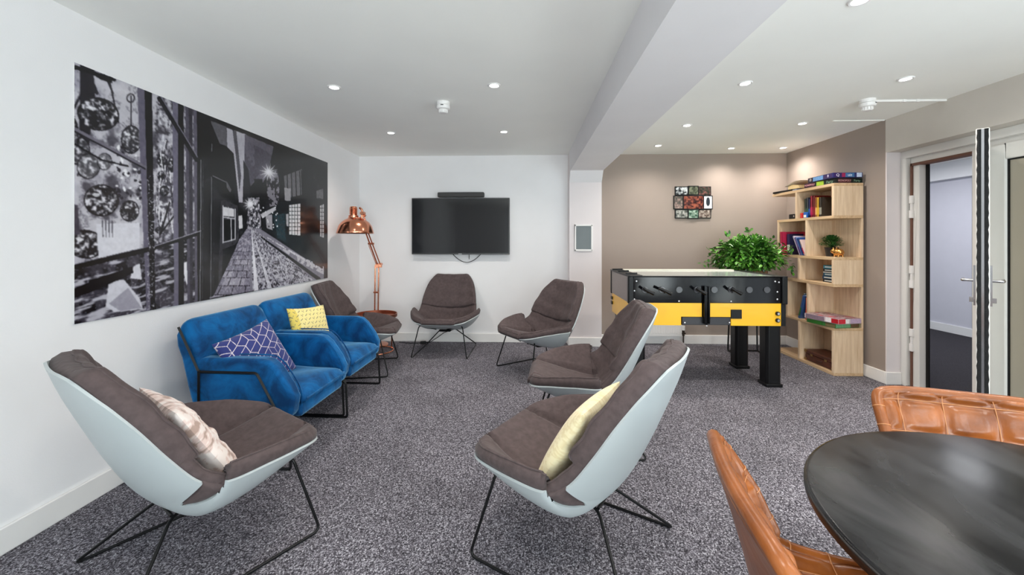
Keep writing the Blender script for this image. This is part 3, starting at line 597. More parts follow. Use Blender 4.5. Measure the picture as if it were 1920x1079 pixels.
# ================================================================== LOUNGE CHAIR (moulded shell, suede cushions, wire sled legs)
LT = [0, .09, .22, .34, .42, .49, .57, .68, .80, .91, 1.0]
LC = [(.375, .385), (.275, .343), (.125, .293), (-.015, .262), (-.105, .268), (-.175, .315), (-.235, .395), (-.295, .515), (-.350, .645), (-.397, .765), (-.430, .868)]
LW = [.315, .375, .430, .440, .425, .405, .385, .368, .342, .298, .248]      # half width
LR = [.035, .090, .155, .182, .178, .155, .130, .108, .085, .055, .030]    # how far the edges curl towards the sitter
def l_pt(t, a):
    s, z = spl(LT, LC, t); s2, z2 = spl(LT, LC, min(1, t + .004)); s1, z1 = spl(LT, LC, max(0, t - .004))
    T = np.array([s2 - s1, z2 - z1]); T /= np.linalg.norm(T); N = np.array([T[1], -T[0]])
    w = spl(LT, [(x,) for x in LW], t)[0]; r = spl(LT, [(x,) for x in LR], t)[0]; A = abs(a)
    # seat wings lift upwards and flare outwards; the back wraps forward
    k = min(1, max(0, (t - .40) / .12)); lift = max(0, (A - .44) / .56) ** 1.6
    off = r * ((1 - k) * (.12 * A * A + .88 * lift) + k * A ** 2.2); x = w * a * (1 - .10 * A ** 3)
    return Vector((x, s + N[0] * off, z + N[1] * off))
def l_nrm(t, a):
    e = .004; p1 = l_pt(min(1, t + e), a); p0 = l_pt(max(0, t - e), a); q1 = l_pt(t, a + e); q0 = l_pt(t, a - e)
    n = (p1 - p0).cross(q1 - q0); n.normalize()
    return -n if n.dot(Vector((0, .6, .8))) < 0 and abs(a) < .5 else (n if n.dot(Vector((-a * .8, .6, .8))) > 0 else -n)
def l_dir(t, a):
    s2, z2 = spl(LT, LC, min(1, t + .004)); s1, z1 = spl(LT, LC, max(0, t - .004)); T = Vector((0, s2 - s1, z2 - z1)).normalized()
    k = min(1, abs(a)) ** 2 * .72; n = l_nrm(t, a) * (1 - k) + Vector((0, T.z, -T.y)) * k; n.normalize(); return n
def l_round(t, front=.10, top=.12, kf=.42, kt=.52):
    A = 1.0
    if t < front: A -= kf * (1 - math.sqrt(max(0, 1 - (1 - t / front) ** 2)))
    if t > 1 - top: A -= kt * (1 - math.sqrt(max(0, 1 - ((t - 1 + top) / top) ** 2)))
    return A
NOTCH = .497
def shell_mesh():
    ts = sorted(set([i / 60 for i in range(61)] + [NOTCH + .0625 * d / 16 for d in range(-16, 17)])); na = 40
    top = []; bot = []
    for t in ts:
        d = abs(t - NOTCH); A = l_round(t) * (1 - .37 * max(0, 1 - (d / .060) ** 1.25) ** 1.0)
        r0 = []; r1 = []
        for j in range(na + 1):
            a = A * (-1 + 2 * j / na); p = l_pt(t, a); n = l_nrm(t, a); r0.append(p); r1.append(p - n * .009)
        top.append(r0); bot.append(r1)
    mb = MB().grid(top).grid(bot, True); m = len(ts)
    for e in ((0, 0), (1, na)): mb.grid([[top[i][e[1]] for i in range(m)], [bot[i][e[1]] for i in range(m)]])
    for i in (0, m - 1): mb.grid([top[i], bot[i]])
    return mb
def pad_mesh(t0, t1, T, lift=.002, ext=1.03, creases=(), kf=.42, kt=.52, round0=0, round1=0, nt=34, na=44, fold=0.0, seed=0, sidek=1.0, edge=.62, narrow0=0, narrow1=0, sk0=0, sk1=0):
    """puffy pad lying on the shell; returns mesh and its top boundary (for the piping)"""
    top = []; bot = []
    for i in range(nt + 1):
        u = i / nt; ub = (1 - math.cos(PI * u)) / 2; t = t0 + (t1 - t0) * ub; tt = min(max(t, 0), 1)
        A = l_round(tt, kf=kf, kt=kt) * ext
        if round0 and ub < round0: A *= 1 - narrow0 * (1 - math.sqrt(max(0, 1 - (1 - ub / round0) ** 2)))
        if round1 and ub > 1 - round1: A *= 1 - narrow1 * (1 - math.sqrt(max(0, 1 - ((ub - 1 + round1) / round1) ** 2)))
        r0 = []; r1 = []
        for j in range(na + 1):
            al = -math.cos(PI * j / na); al = al * .55 + (-1 + 2 * j / na) * .45; a = A * al; tt = min(max(t + (sk0 * (1 - ub) + sk1 * ub) * al * al, 0), 1)
            p = l_pt(tt, a); n = l_dir(tt, a)
            if t < 0: p += Vector((0, -t * 1.1, -t * -.35))
            fu = 1 - abs(2 * ub - 1) ** 6; fa = 1 - abs(al) ** 8
            th = T * (edge + (1 - edge) * (max(fu, 0) ** .5) * (max(fa, 0) ** .5))
            rim = min(1, (1 - abs(2 * ub - 1)) / .06 + .25) ; rim2 = min(1, (1 - abs(al)) / .045 + .35)
            for ca, cw, cd in creases: th *= 1 - cd * math.exp(-((abs(a) - ca) / cw) ** 2)
            if fold: th += fold * (math.sin(7 * a + 3 * math.sin(9 * t + seed)) * math.sin(26 * t + 5 * a + seed)) * .5
            th *= min(1.0, .80 + .20 * rim) * min(1, .86 + .14 * rim2)
            side = Vector((1 if a > 0 else -1, 0, 0)) * (.006 * sidek if abs(al) > .9 else 0)
            r0.append(p + n * (lift + th) + side * .5); r1.append(p + n * lift)
        top.append(r0); bot.append(r1)
    mb = MB().grid(top).grid(bot, True); edge_top = [top[0][j] for j in range(na + 1)] + [top[i][na] for i in range(1, nt + 1)] + [top[nt][j] for j in range(na - 1, -1, -1)] + [top[i][0] for i in range(nt - 1, 0, -1)]
    edge_bot = [bot[0][j] for j in range(na + 1)] + [bot[i][na] for i in range(1, nt + 1)] + [bot[nt][j] for j in range(na - 1, -1, -1)] + [bot[i][0] for i in range(nt - 1, 0, -1)]
    ctr = sum(edge_top, Vector()) / len(edge_top)
    mid = []
    for p, q in zip(edge_top, edge_bot):
        o = (p - ctr); nn = (p - q).normalized(); o = o - nn * o.dot(nn); o.normalize(); mid.append((p + q) / 2 + o * .010)
    n = len(edge_top); rings = [edge_top, mid, edge_bot]; v = [p for r in rings for p in r]; f = []
    for k in range(2):
        for i in range(n): f.append((k * n + i, k * n + (i + 1) % n, (k + 1) * n + (i + 1) % n, (k + 1) * n + i))
    mb.add(v, f); return mb, edge_top
def make_lounge():
    t = thing('lounge_chair', '', 'lounge chair', group='brown suede lounge chairs')
    shell_mesh().build('shell', M_SHELL, t, smooth=True, auto=60)
    mb, e = pad_mesh(-.012, .448, .070, sk1=.040, creases=((.55, .032, .60),), fold=.004, narrow1=.26, round1=.34, seed=1, edge=.76)
    s = mb.build('seat_cushion', M_FABRIC, t, smooth=True, auto=180); MB().tube(e, .0035, 6, closed=True).build('piping', M_FABRIC, s, smooth=True)
    mb, e = pad_mesh(.432, .640, .062, sk0=.036, sk1=.012, ext=.985, creases=((.30, .02, .12),), fold=.010, round0=.3, narrow0=.03, seed=4, edge=.70)
    # the dart of fabric that hangs in the slit of the shell
    for sg in (-1, 1):
        P = []; Q = []
        for i in range(9):
            u = i / 8; row = []; row2 = []
            for j in range(7):
                w = (j / 6 - .5); tt = NOTCH + w * (.100 * u ** .75 + .03 * max(0, u - .7) / .3) ; a = sg * (.65 + .35 * u); p = l_pt(tt, a); n = l_nrm(tt, a); row.append(p + n * (.012 + .03 * max(0, u - .4))); row2.append(p - n * (.004 + .006 * (1 - abs(2 * w))))
            P.append(row); Q.append(row2)
        mb.grid(P); mb.grid(Q, True); mb.grid([[P[i][0] for i in range(9)], [Q[i][0] for i in range(9)]]); mb.grid([[P[i][6] for i in range(9)], [Q[i][6] for i in range(9)]]); mb.grid([P[0], Q[0]]); mb.grid([P[8], Q[8]])
    s = mb.build('lumbar_cushion', M_FABRIC, t, smooth=True, auto=180); MB().tube(e, .003, 6, closed=True).build('piping', M_FABRIC, s, smooth=True)
    mb, e = pad_mesh(.622, .985, .088, sk0=.012, ext=1.0, fold=.016, round0=.25, narrow0=.04, kt=.38, seed=9, edge=.78, nt=40)
    s = mb.build('back_cushion', M_FABRIC, t, smooth=True, auto=180); MB().tube(e, .0038, 6, closed=True).build('piping', M_FABRIC, s, smooth=True)
    R_ = .0062
    for sg in (-1, 1):
        path = fillet([(sg * .06, .20, .298), (sg * .245, .245, .352), (sg * .31, .335, R_ + .001), (sg * .31, -.335, R_ + .001), (sg * .085, -.13, .238), (sg * .05, .02, .245)], .035, 5)
        lg = MB().tube(path, R_, 10).build('leg_frame', M_BLACK, t, smooth=True)
    MB().tube([(-.085, -.13, .240), (.085, -.13, .240)], R_, 10).build('cross_bar', M_BLACK, t, smooth=True)
    MB().box((0, -.02, .249), (.14, .20, .006)).build('mounting_plate', M_BLACK, t)
    return t
def face(fx, fy): return math.atan2(fy, fx) - PI / 2       # local +Y turned to (fx, fy)
LOUNGE = [
 ((.215, 1.749), (-.857, .515), 'brown suede lounge chair holding a cream cushion, its pale shell side turned to the viewer'),
 ((-1.362, 1.664), (.543, .840), 'brown suede lounge chair against the poster wall holding a pale pink scatter cushion'),
 ((.408, 2.746), (-.995, .09), 'brown suede lounge chair between the one with the cream cushion and the football table'),
 ((.14, 4.11), (-.82, -.57), 'brown suede lounge chair in front of the pillar, empty, turned towards the left'),
 ((-.95, 4.75), (-.035, -1), 'brown suede lounge chair standing directly below the television'),
 ((-1.69, 4.06), (.985, .16), 'brown suede lounge chair between the blue armchairs and the copper lamp')]
lc0 = make_lounge(); LCH = []
for i, ((x, y), (fx, fy), lab) in enumerate(LOUNGE):
    o = lc0 if i == 0 else dup(lc0, (x, y, 0), face(fx, fy))
    o.location = (x, y, 0); o.rotation_euler = (0, 0, face(fx, fy)); o['label'] = lab; LCH.append(o)

# ================================================================== SCATTER CUSHIONS
def cushion(name, label, w, h, th, M, paint, mat_, n=90, pinch=.07, noise_=.0):
    t = thing(name, label, 'cushion', (0, 0, 0), group='scatter cushions'); t.matrix_world = M
    g = np.linspace(-1, 1, n); X, Y = np.meshgrid(g, g); k = (1 - X ** 2 * (.0)) 
    px = X * (1 - pinch * (1 - Y ** 2)) * w / 2; py = Y * (1 - pinch * (1 - X ** 2)) * h / 2
    prof = (np.clip(1 - X ** 4, 0, 1) ** .55) * (np.clip(1 - Y ** 4, 0, 1) ** .55) * .5 + .5 * (np.clip(1 - X ** 2, 0, 1) * np.clip(1 - Y ** 2, 0, 1)) ** .5
    wr = 1 + noise_ * (fbm(X * 3 + 5, Y * 3, 5, 3) - .5)
    cols = paint(px, py, X, Y)
    for sg, nm in ((1, 'front_panel'), (-1, 'back_panel')):
        pz = sg * prof * th / 2 * wr; v = np.stack([px.ravel(), py.ravel(), pz.ravel()], 1)
        idx = np.arange(n * n).reshape(n, n); f = np.stack([idx[:-1, :-1], idx[:-1, 1:], idx[1:, 1:], idx[1:, :-1]], -1).reshape(-1, 4)
        if sg < 0: f = f[:, ::-1]
        me = bpy.data.meshes.new(nm); me.from_pydata(v.tolist(), [], f.tolist()); me.update(); me.shade_smooth(); colour_verts(me, cols.reshape(-1, 3))
        o = bpy.data.objects.new(nm, me); COL.objects.link(o); me.materials.append(mat_); o.parent = t
    return t
def basis(c, nrm, up, roll=0.0):
    z = Vector(nrm).normalized(); y = Vector(up); y = (y - z * y.dot(z)).normalized(); x = y.cross(z)
    M = Matrix((x, y, z)).transposed().to_4x4() @ Matrix.Rotation(roll, 4, 'Z'); M.translation = Vector(c); return M
def pt_navy(px, py, X, Y):
    R = Ras(0, px * 1000, py * 1000, (34, 46, 116)); s = 84.0; lines = []
    for i in range(-6, 7):
        for j in range(-6, 7):
            cx = s * (i + .5 * (j % 2)) * 1.0; cyy = s * .866 * j; pts = [(cx + s * .5 * math.cos(PI / 3 * k + PI / 6) * 1.15, cyy + s * .5 * math.sin(PI / 3 * k + PI / 6) * 1.15) for k in range(6)]
            if abs(cx) > 270 or abs(cyy) > 270: continue
            q = rnd.random()
            for k in range(6):
                if q > .35 or k % 2: R.put(R.line(pts[k], pts[(k + 1) % 6], 3.6), (214, 205, 212))
            for k in range(0, 6, 2 if q < .6 else 3): R.put(R.line((cx, cyy), pts[k], 3.4), (210, 200, 208))
            if q > .7: R.put(R.line(pts[0], pts[3], 3.4), (206, 196, 205))
    return R.c
def pt_yellow(px, py, X, Y):
    R = Ras(0, px * 1000, py * 1000, (238, 222, 148)); q = fbm(X * 2, Y * 2, 3, 3); R.put((X < -.72), (226, 196, 70), .6)
    for i in range(-6, 7):
        for j in range(-6, 7):
            cx = i * 36 + 14 * (j % 2); cyy = j * 34; an = .6 if (i + j) % 2 else 2.3
            R.put(R.line((cx - 8 * math.cos(an), cyy - 8 * math.sin(an)), (cx + 8 * math.cos(an), cyy + 8 * math.sin(an)), 4.6), (112, 106, 92)); R.put(R.line((cx + 9, cyy + 4), (cx + 12, cyy + 12), 3.6), (140, 128, 96))
    return R.c
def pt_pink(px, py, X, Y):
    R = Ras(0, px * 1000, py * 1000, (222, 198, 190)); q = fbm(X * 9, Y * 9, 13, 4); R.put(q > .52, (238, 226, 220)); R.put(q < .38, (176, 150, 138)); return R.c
def pt_cream(px, py, X, Y):
    R = Ras(0, px * 1000, py * 1000, (240, 228, 188)); q = fbm(X * 22, Y * 22, 8, 3); R.put(q > .55, (228, 212, 166)); return R.c
M_PRINT = paint_mat('printed_cotton', .8, sheen=.2)
def chairM(o): return Matrix.Translation(o.location) @ Matrix.Rotation(o.rotation_euler.z, 4, 'Z')
def on_chair(i, c, nrm, up, roll=0.0): return chairM(LCH[i]) @ basis(c, nrm, up, roll)
cushion('cream_cushion', 'plain cream scatter cushion leaning against the back of a lounge chair', .42, .42, .12, on_chair(0, (-.085, -.045, .505), (0, .86, .5), (0, -.5, .86), .0), pt_cream, M_PRINT, pinch=.06)
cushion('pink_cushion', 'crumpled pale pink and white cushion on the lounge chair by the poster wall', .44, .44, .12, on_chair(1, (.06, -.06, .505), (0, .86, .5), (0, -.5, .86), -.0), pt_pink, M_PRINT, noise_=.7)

# ================================================================== BLUE VELVET ARMCHAIRS
def make_armchair():
    t = thing('blue_armchair', '', 'armchair', group='blue velvet armchairs'); W = .335
    arm = [(-.20, .30), (.29, .275), (.335, .30), (.350, .40), (.318, .47), (.245, .575), (.20, .612), (.15, .622), (-.20, .622), (-.26, .60)]
    for sg in (-1, 1):
        MB().prism(arm, sg * W, sg * (W - .085), 'x').build('armrest', M_VELVET, t, bevel=.022, seg=4)
        e = [(sg * (W - .086), a, b) for a, b in [(.345, .33), (.352, .40), (.320, .475), (.247, .58), (.203, .616), (.15, .626), (-.16, .626)]]
        MB().tube(fillet(e, .03), .0045, 6).build('piping', M_VELVET, t, smooth=True)
    back = MB(); n = 16; rows = []
    prof = [(-.155, .40), (-.185, .52), (-.225, .66), (-.262, .77), (-.290, .825), (-.325, .842), (-.362, .820), (-.355, .76), (-.325, .62), (-.29, .46), (-.255, .33), (-.20, .30)]
    for k in range(n + 1):
        a = -1 + 2 * k / n; sh = max(0, abs(a) - .80) / .20; fz = .0; row = []
        for (y, z) in prof:
            zz = z - (.075 * sh ** 2.2 if z > .7 else 0); bow = .012 * (1 - a * a) * (1 if y > -.3 else 0); row.append((a * W * (1.0 if z < .7 else 1 - .01 * sh), y + bow, zz))
        rows.append(row)
    for row in rows: row.append(row[0])
    back.grid(rows); back.add(rows[0][:-1], [tuple(range(12))]); back.add(rows[-1][:-1], [tuple(reversed(range(12)))])
    back.build('backrest', M_VELVET, t, bevel=.02, seg=3)
    MB().bb(-.25, .25, -.20, .345, .262, .345).build('seat_base', M_VELVET, t, bevel=.02, seg=3)
    c = MB(); n = 18; T = []; B = []
    for i in range(n + 1):
        u = -1 + 2 * i / n; r = []; r2 = []
        for j in range(n + 1):
            w = -1 + 2 * j / n; x = .247 * math.copysign(1 - (1 - abs(u)) ** 1.35, u) if 0 else .247 * u; y = .095 + .275 * w; f_ = (1 - abs(u) ** 6) ** .5 * (1 - abs(w) ** 6) ** .5
            dz = .012 * math.sin(3 * u + 2 * w) * f_; r.append((x, y, .372 + .062 * f_ + dz)); r2.append((x, y, .355))
        T.append(r); B.append(r2)
    c.grid(T); c.grid(B, True); c.grid([T[0], B[0]]); c.grid([T[-1], B[-1]]); c.grid([[r[0] for r in T], [r[0] for r in B]]); c.grid([[r[-1] for r in T], [r[-1] for r in B]])
    sc = c.build('seat_cushion', M_VELVET, t, smooth=True, auto=80)
    MB().tube(fillet([(-.24, .372, .372), (.24, .372, .372)], .01), .0045, 6).build('piping', M_VELVET, sc, smooth=True)
    for sg in (-1, 1):
        x = sg * (W + .004); b_ = .0085
        f = MB(); f.tube(fillet([(x, -.335, .80), (x, -.212, .545), (x, .135, .545), (x, .262, .315), (x, .325, .262), (x, .337, b_), (x, -.215, b_), (x, -.212, .545)], .018, 3), b_, 4)
        f.build('side_frame', M_BLACK, t)
    for y in (-.205, .30): MB().tube([(-W, y, .262 if y > 0 else .30), (W, y, .262 if y > 0 else .30)], .0085, 4).build('cross_bar', M_BLACK, t)
    return t
ac = make_armchair(); ac.location = (-1.655, 2.59, 0); ac.rotation_euler = (0, 0, face(1, -.03)); ac['label'] = 'blue velvet armchair with the navy patterned cushion'
ac2 = dup(ac, (-1.672, 3.292, 0), face(1, -.03), 'blue velvet armchair with the small yellow cushion')
cushion('navy_cushion', 'navy blue cushion with pale geometric lines on a blue armchair', .43, .39, .13, chairM(ac) @ basis((.10, -.03, .565), (.15, .93, .50), (.2, -.5, .86), -.10), pt_navy, M_PRINT, n=170)
cushion('yellow_cushion', 'pale yellow cushion with small grey dashes on a blue armchair', .36, .36, .11, chairM(ac2) @ basis((.12, -.045, .60), (.25, .93, .35), (0, -.35, .93), -.16), pt_yellow, M_PRINT, n=150)

# ================================================================== TAN LEATHER TUB CHAIRS AND THE ROUND TABLE
BT = [0, .10, .28, .42, .50, .58, .70, .86, 1.0]
BC = [(.235, .435), (.18, .455), (.02, .448), (-.11, .448), (-.175, .470), (-.212, .530), (-.235, .615), (-.262, .71), (-.285, .782)]
BW = [.20, .235, .245, .245, .25, .255, .26, .262, .26]; BR = [.01, .02, .035, .06, .08, .085, .07, .045, .022]
def b_pt(t, a):
    s, z = spl(BT, BC, t); s2, z2 = spl(BT, BC, min(1, t + .004)); s1, z1 = spl(BT, BC, max(0, t - .004))
    T = np.array([s2 - s1, z2 - z1]); T /= np.linalg.norm(T); N = np.array([T[1], -T[0]])
    w = spl(BT, [(x,) for x in BW], t)[0]; r = spl(BT, [(x,) for x in BR], t)[0]; off = r * abs(a) ** 2.0
    return Vector((w * a * (1 - .08 * abs(a) ** 3), s + N[0] * off, z + N[1] * off - (.0 if t < .7 else .02 * (t - .7) / .3 * abs(a) ** 4)))
def b_nrm(t, a):
    e = .004; n = (b_pt(min(1, t + e), a) - b_pt(max(0, t - e), a)).cross(b_pt(t, a + e) - b_pt(t, a - e)); n.normalize()
    return n if n.dot(Vector((-a * .6, .6, .8))) > 0 else -n
def b_A(t):
    A = 1.0
    if t < .10: A -= .35 * (1 - math.sqrt(max(0, 1 - (1 - t / .10) ** 2)))
    if t > .90: A -= .12 * (1 - math.sqrt(max(0, 1 - ((t - .90) / .10) ** 2)))
    return A
def make_tub():
    t = thing('leather_tub_chair', '', 'chair', group='tan leather tub chairs'); nt, na = 96, 72; top = []; bot = []; rows_t = [.0, .15, .30, .46, .615, .775, .934]; cols_a = [-.74, -.25, .25, .74]
    for i in range(nt + 1):
        tt = i / nt; A = b_A(tt); r0 = []; r1 = []
        for j in range(na + 1):
            al = -1 + 2 * j / na; a = A * al; p = b_pt(tt, a); n = b_nrm(tt, a)
            dr = min(abs(tt - x) for x in rows_t); dc = min(abs(al - x) for x in cols_a)
            puff = .014 * (1 - math.exp(-(dr / .022) ** 2)) * (1 - math.exp(-(dc / .075) ** 2)) ; puff += .003 * math.sin(13 * al + 5 * tt) * math.sin(31 * tt); puff *= min(1, (1 - abs(al)) / .14)
            rim = max(0, 1 - (1 - abs(al)) / .10) ; rt = max(0, 1 - min(tt, 1 - tt) / .04); th = .013 + puff - .010 * max(rim, rt) ** 2
            r0.append(p + n * th); r1.append(p - n * (.016 - .008 * max(rim, rt) ** 2))
        top.append(r0); bot.append(r1)
    MB().grid(top).build('padded_lining', M_LEATHER, t, smooth=True, auto=180)
    MB().grid(bot, True).build('outer_shell', M_LEATHER, t, smooth=True, auto=180)
    ring = [(b_pt(i / nt, s_ * b_A(i / nt)), b_nrm(i / nt, s_ * b_A(i / nt))) for s_ in (-1,) for i in range(nt + 1)] + [(b_pt(1, b_A(1) * (-1 + 2 * j / na)), b_nrm(1, b_A(1) * (-1 + 2 * j / na))) for j in range(1, na)] + [(b_pt(1 - i / nt, b_A(1 - i / nt)), b_nrm(1 - i / nt, b_A(1 - i / nt))) for i in range(nt + 1)] + [(b_pt(0, b_A(0) * (1 - 2 * j / na)), b_nrm(0, b_A(0) * (1 - 2 * j / na))) for j in range(1, na)]
    MB().tube([p + n * .002 for p, n in ring], .0168, 10, closed=True).build('rolled_edge', M_LEATHER, t, smooth=True)
    st = MB()
    for x in rows_t[1:]:
        st.tube([b_pt(x, b_A(x) * (-.97 + 1.94 * j / 40)) + b_nrm(x, b_A(x) * (-.97 + 1.94 * j / 40)) * .0158 for j in range(41)], .0010, 5)
    for c in cols_a:
        st.tube([b_pt(i / 70, c * b_A(i / 70)) + b_nrm(i / 70, c * b_A(i / 70)) * .0158 for i in range(1, 70)], .0010, 5)
    for x in (.60, .70, .80, .9, .5, .4, .3, .2):                                   # cross stitches round the rolled edge
        for s_ in (-1, 1):
            p = b_pt(x, s_ * b_A(x)); n = b_nrm(x, s_ * b_A(x)); T_ = (b_pt(x + .01, s_ * b_A(x + .01)) - b_pt(x - .01, s_ * b_A(x - .01))).normalized(); q = T_.cross(n)
            st.tube([p + n * .002 + (n * math.cos(k * PI / 6) + q * math.sin(k * PI / 6)) * .0172 for k in range(12)], .0012, 4, closed=True)
    st.build('stitching', M_STITCH, t, smooth=True)
    MB().box((0, -.0, .405), (.16, .20, .01)).cyl((0, 0, .41), (0, 0, .435), .06).build('seat_plate', M_BLACK, t)
    for sx in (-1, 1):
        for sy in (-1, 1): MB().tube(fillet([(sx * .05, sy * .06, .40), (sx * .15, sy * .13, .39), (sx * .22, sy * .22, 0.006)], .03), .009, 8).build('leg', M_BLACK, t, smooth=True)
    return t
TC = (1.068, .716)
tb = make_tub(); tb.location = (.715, .83, 0); tb.rotation_euler = (0, 0, face(.98, -.20)); tb['label'] = 'tan leather tub chair seen from its smooth back, beside the round table'
tb2 = dup(tb, (1.345, 1.12, 0), face(-.33, -.944), 'tan leather tub chair beyond the round table, its quilted inside facing the viewer')
rt = thing('round_table', 'round black scuffed pedestal table with two tan leather chairs', 'table', (TC[0], TC[1], 0))
MB().lathe([(0, .728), (.478, .728), (.488, .732), (.489, .744), (.486, .749), (.480, .75), (0, .75)], n=160).build('tabletop', M_TABLE, rt, smooth=True, auto=50)
MB().lathe([(.487, .7285), (.4915, .731), (.4915, .742), (.488, .7465)], n=160).build('edge_band', mat('worn_black_edge', rgb(20, 18, 18), .3, var=.1), rt, smooth=True, auto=60)
MB().lathe([(.12, .70), (.12, .728), (.03, .70), (.03, .10), (.05, .05)], n=32).build('column', M_BLACK, rt, smooth=True, auto=50)
MB().lathe([(0, .0), (.21, .0), (.215, .012), (.20, .022), (.05, .045), (0, .045)], n=64).build('base_plate', M_BLACK, rt, smooth=True, auto=50)
# ================================================================== COPPER LAMP, TRAY TABLE
lp = thing('floor_lamp', 'tall polished copper adjustable floor lamp in the corner beside the poster', 'floor lamp', (-1.87, 4.98, 0))
MB().lathe([(0, 0), (.145, 0), (.15, .008), (.145, .018), (.03, .028), (0, .028)], n=48).build('base', M_COPPER, lp, smooth=True, auto=50)
p = MB()
for sx in (-1, 1): p.tube([(sx * .022, 0, .03), (sx * .022 + .012, 0, .985)], .0085, 10)
for z in (.66, .1): p.cyl((-.03, 0, z), (.036, 0, z), .011, 12)
p.build('pole', M_COPPER, lp, smooth=True)
j = MB(); j.cyl((.02, -.03, .99), (.02, .03, .99), .026, 20); j.cyl((.058, -.028, 1.01), (.058, .028, 1.01), .017, 16); j.box((.035, 0, .995), (.07, .03, .05)); j.build('elbow_joint', M_COPPER, lp, smooth=True)
EA = Vector((.04, -.01, 1.0)); HD = Vector((.06, -.50, 1.46)); dv = HD - EA; sd = dv.cross(Vector((0, 0, 1))).normalized()
a = MB(); a.tube([EA + sd * .016, HD + sd * .014], .0085, 10); a.tube([EA - sd * .02, HD - sd * .012], .0075, 10); m_ = EA + dv * .58; a.cyl(m_ - sd * .034, m_ + sd * .034, .012, 12); a.build('upper_arm', M_COPPER, lp, smooth=True)
sp_ = MB(); A_ = EA + Vector((-.03, 0, .01)); B_ = EA + dv * .55 + sd * .03
sp_.tube([A_ + (B_ - A_) * (k / 120) + (sd * math.cos(k * 1.3) + Vector((0, 0, 1)) * math.sin(k * 1.3)) * .009 for k in range(121)], .0022, 5); sp_.build('spring', M_COPPER, lp, smooth=True)
HC = Vector((-.035, -.53, 1.382)); RS = .195
sh = MB().lathe([(RS, 0), (RS + .003, .004), (RS * .985, .03), (RS * .90, .085), (RS * .76, .125), (RS * .56, .155), (RS * .40, .168), (RS * .40, .174), (RS * .37, .178), (.0, .182)], n=56)
sh.lathe([(RS - .004, 0.0), (RS * .96, .03), (RS * .87, .083), (RS * .73, .12), (RS * .5, .15), (0, .17)], n=56)
s = sh.build('lamp_shade', M_COPPER, lp, smooth=True, auto=60, fix=False); s.location = HC
c = MB().lathe([(.052, .175), (.054, .20), (.040, .205), (.040, .285), (.036, .298), (.025, .302), (0, .302)], n=32)
for k in range(5): c.lathe([(.041, .215 + .014 * k), (.044, .219 + .014 * k), (.041, .223 + .014 * k)], n=32)
s = c.build('lamp_holder', M_COPPER, lp, smooth=True, auto=60, fix=False); s.location = HC + Vector((-.02, 0, 0))
k_ = MB(); k_.tube([Vector((.07, 0, .16)), Vector((.085, 0, .235)), Vector((.075, -.01, .27)), Vector((.05, 0, .285))], .012, 10); k_.cyl((.085, -.03, .225), (.085, .03, .225), .022, 18); k_.tube([(.085, .0, .22), (.105, .02, .15), (.095, .03, .09)], .009, 8); k_.ball((.108, 0, .20), .014)
s = k_.build('swivel_bracket', M_COPPER, lp, smooth=True); s.location = HC
tr = thing('tray_table', 'low round copper tray table half hidden behind a lounge chair', 'side table', (-1.77, 4.705, 0)); RT = .245
M_TRAY = mat('brushed_copper_tray', rgb(176, 112, 88), .32, 1.0, var=.05)
MB().lathe([(0, .405), (RT - .006, .405), (RT, .41), (RT, .445), (RT - .006, .447), (RT - .01, .443), (RT - .012, .414), (0, .412)], n=72).build('tray', M_TRAY, tr, smooth=True, auto=40)
for k in range(3):
    a = 2 * PI * k / 3 + .5; MB().tube([(.19 * math.cos(a), .19 * math.sin(a), .405), (.20 * math.cos(a + .3), .20 * math.sin(a + .3), .01)], .008, 8).build('leg', M_COPPER, tr, smooth=True)
MB().tube([(.20 * math.cos(2 * PI * k / 40), .20 * math.sin(2 * PI * k / 40), .011) for k in range(40)], .008, 8, closed=True).build('foot_ring', M_COPPER, tr, smooth=True)
# floor cable with a plug adaptor under the television chair
fc = thing('mains_cable', 'black cable with a small adaptor lying on the carpet by the back wall', 'cable')
MB().tube([(-1.62, 5.12, .008), (-1.5, 5.08, .008), (-1.36, 5.06, .012), (-1.22, 5.07, .02), (-1.12, 5.10, .08), (-1.05, 5.13, .13), (-.98, 5.16, .15), (-.9, 5.17, .22), (-.84, 5.18, .33)], .0045, 6).build('cord', M_BLACK, fc, smooth=True)
MB().box((-1.30, 5.065, .022), (.07, .035, .03), (0, 0, .2)).build('adaptor', M_BLACK, fc, bevel=.006)

# ================================================================== TABLE FOOTBALL
M_YEL = mat('yellow_panel', rgb(244, 184, 4), .35, var=.01, coat=.2)
ft = thing('football_table', 'black and yellow table football machine on thick black legs', 'football table')
x0, x1, y0, y1 = .90, 2.262, 3.60, 4.36
for ya, yz in ((y0 + .012, y0 + .04), (y1 - .04, y1 - .012)): MB().bb(x0 + .012, x1 - .012, ya, yz, .752, .982).build('rail', M_BLACKGLOSS, ft, bevel=.004)
for xa in (x0, x1 - .03): MB().bb(xa, xa + .03, y0 + .04, y1 - .04, .752, .982).build('end_panel', mat('brown_grey_laminate', rgb(116, 104, 100), .3, var=.02), ft, bevel=.004)
for x in (x0, x1): 
    for y in (y0, y1): MB().box((x + (.02 if x == x0 else -.02), y + (.02 if y == y0 else -.02), .865), (.05, .05, .24)).build('corner_post', M_BLACK, ft, bevel=.008)
b = MB(); b.bb(x0 + .035, x1 - .035, y0 + .04, y1 - .04, .556, .752); b.build('ball_box', M_BLACK, ft)
fx = lambda u: Vector(((u - 1170) / 305 * (2.262 - .86) + .868, 0, 0)).x
def U2X(u):
    c, s_ = math.cos(YAW), math.sin(YAW); k = (u - 960) / FPX; d = y0 / (k * s_ + c); return k * d * c - d * s_
def V2Z(u, v):
    c, s_ = math.cos(YAW), math.sin(YAW); k = (u - 960) / FPX; d = y0 / (k * s_ + c); return EYE - (v - HZ) * d / FPX
